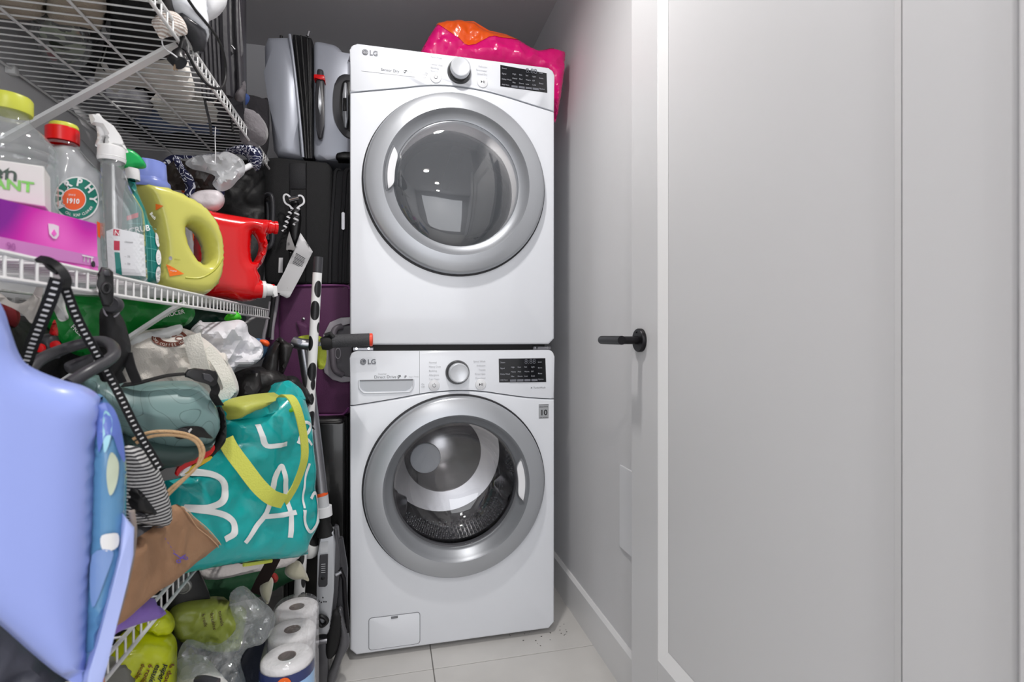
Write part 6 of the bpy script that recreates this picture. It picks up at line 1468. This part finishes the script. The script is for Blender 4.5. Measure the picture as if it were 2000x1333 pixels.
nd = dirv.normalized(); sd = Vector((nd.y, -nd.x, 0))
A0 = Vector((cs[1].x, cs[1].y, 0))
def loopxy(off):
    out = []
    for k in range(24):
        a = 2 * PI * k / 24; p = sd * math.cos(a) * off + nd * math.sin(a) * off
        p += nd * (.106 if math.sin(a) > 0 else -.106); out.append(A0 + p)
    return out
wr = bmesh.new(); rings = []
for off, z in ((.0545, .002), (.0545, zt_ - .012), (.0535, zt_ - .004), (.047, zt_ + .0045), (.03, zt_ + .0055)):
    rings.append([wr.verts.new(p + Vector((0, 0, z + .003))) for p in loopxy(off)])
for a, b in zip(rings, rings[1:]):
    for k in range(24): wr.faces.new((a[k], a[(k + 1) % 24], b[(k + 1) % 24], b[k]))
wr.faces.new(rings[-1])
obj('wrapping', wr, thin('pack_film', (.96, .96, .97), 1.5, .06, bump=.3, bscale=30), tpk, smooth=60)
def band(z0_, z1_, mat, name, parent, k0=10, k1=24, off=.0553):
    lp = loopxy(off); bm = bmesh.new(); pv = None
    for k in range(k0, k1 + 1):
        p = lp[k % 24]; a = bm.verts.new(p + Vector((0, 0, z0_))); b = bm.verts.new(p + Vector((0, 0, z1_)))
        if pv: bm.faces.new((pv[0], a, b, pv[1]))
        pv = (a, b)
    return obj(name, bm, mat, parent, smooth=50)
bn = band(.0, .318, M('sky_blue_print', (150, 190, 232), .3, coat=.3, var=.04), 'printed_band', tpk)
band(.318, .340, M('navy_print', (40, 52, 104), .3, coat=.3, var=0), 'navy_edge', tpk)
fr_o = A0 - nd * (.106 + .0568)
fo = Frame(fr_o, math.degrees(math.atan2(sd.y, sd.x)))
if fo.n.dot(nd) > 0: fo = Frame(fr_o, math.degrees(math.atan2(-sd.y, -sd.x)))
bd_ = obj('badge', plate(fo, rrect(-.0135, .0135, .235, .338, .013), .001, 0, ispx=False), ORGL, tpk, smooth=0)
text_flat(fo, '6', 0, .316, .022, WHI, bd_, .01, 'CENTER'); text_flat(fo, 'rolls', 0, .305, .009, WHI, bd_, 0, 'CENTER'); text_flat(fo, '=', 0, .293, .013, WHI, bd_, .01, 'CENTER'); text_flat(fo, '12', 0, .268, .026, WHI, bd_, .02, 'CENTER')
# dark bag and orange thing at the bottom left corner
soft('grey_garment_bag', Frame(W(60, 1290, .66), 32), [(-120, 1180), (0, 1215), (60, 1265), (120, 1320), (190, 1345), (190, 1500), (-120, 1500)], M('slate_nylon', (66, 68, 80), .5, bump=.4, bscale=25, var=.25), 'slate grey nylon bag under the lavender tub at the lower left corner', 'bag', tf=.03, tb=.05, D=.04, fold=.02, fs_=14)
soft('orange_bottle', Frame(W(180, 1330, .60), 30), [(160, 1322), (180, 1312), (196, 1308), (204, 1320), (204, 1420), (155, 1420)], M('orange_plastic', (200, 112, 50), .45), 'orange plastic item at the bottom edge by the tub rim', 'item', tf=.02, tb=.02, D=.015)
soft('grey_box_side', Frame(W(235, 1310, .95), 20), [(196, 1300), (215, 1285), (262, 1300), (268, 1420), (190, 1420)], M('warm_grey_card', (118, 118, 112), .6), 'grey translucent box end left of the paper towels', 'box', tf=.02, tb=.03, D=.01)

# ================================================================ ON TOP OF THE DRYER
MAGB = M('hot_pink_film', (226, 8, 118), .25, coat=.3, bump=.15, bscale=50, var=.04)
ORB = M('orange_film', (244, 92, 14), .3, coat=.3, bump=.15, bscale=50, var=.04)
fpk = Frame((0, 1.88, 0), 0)
pk = empty('gift_sack', fpk.px(950, 130), 'hot pink and orange plastic sack lying on top of the dryer', 'bag')
o_k, inf_k = soft('sack_body', fpk, [(820, 105), (835, 75), (852, 50), (870, 46), (900, 43), (925, 50), (950, 68), (985, 72), (1010, 85), (1045, 103), (1075, 100), (1103, 106), (1100, 150), (1090, 222), (1084, 240), (1070, 200), (1060, 150), (1000, 140), (900, 130), (840, 125)], MAGB, None, None, tf=.05, tb=.12, D=.05, fold=-.04, fs_=12, seed=31, smooth=25, part=pk, softo=False)
obj('orange_panel', inf_k.patch([(850, 56), (872, 41), (925, 42), (955, 60), (990, 68), (1018, 86), (1000, 92), (950, 88), (925, 100), (912, 102), (893, 88), (878, 78), (862, 66)], .002, soft=False), ORB, pk, smooth=50)
obj('orange_panel', inf_k.patch([(1046, 101), (1060, 99), (1080, 103), (1070, 107)], .002, soft=False), ORB, pk, smooth=50)
obj('white_print', inf_k.patch([(918, 46), (928, 46), (926, 54), (920, 56)], .003, soft=False), WHI, pk, smooth=50)
obj('white_print', inf_k.patch([(965, 64), (985, 68), (992, 73), (978, 72)], .003, soft=False), WHI, pk, smooth=50)
obj('white_print', inf_k.patch([(995, 78), (1004, 80), (1010, 88), (1004, 86)], .003, soft=False), WHI, pk, smooth=50)
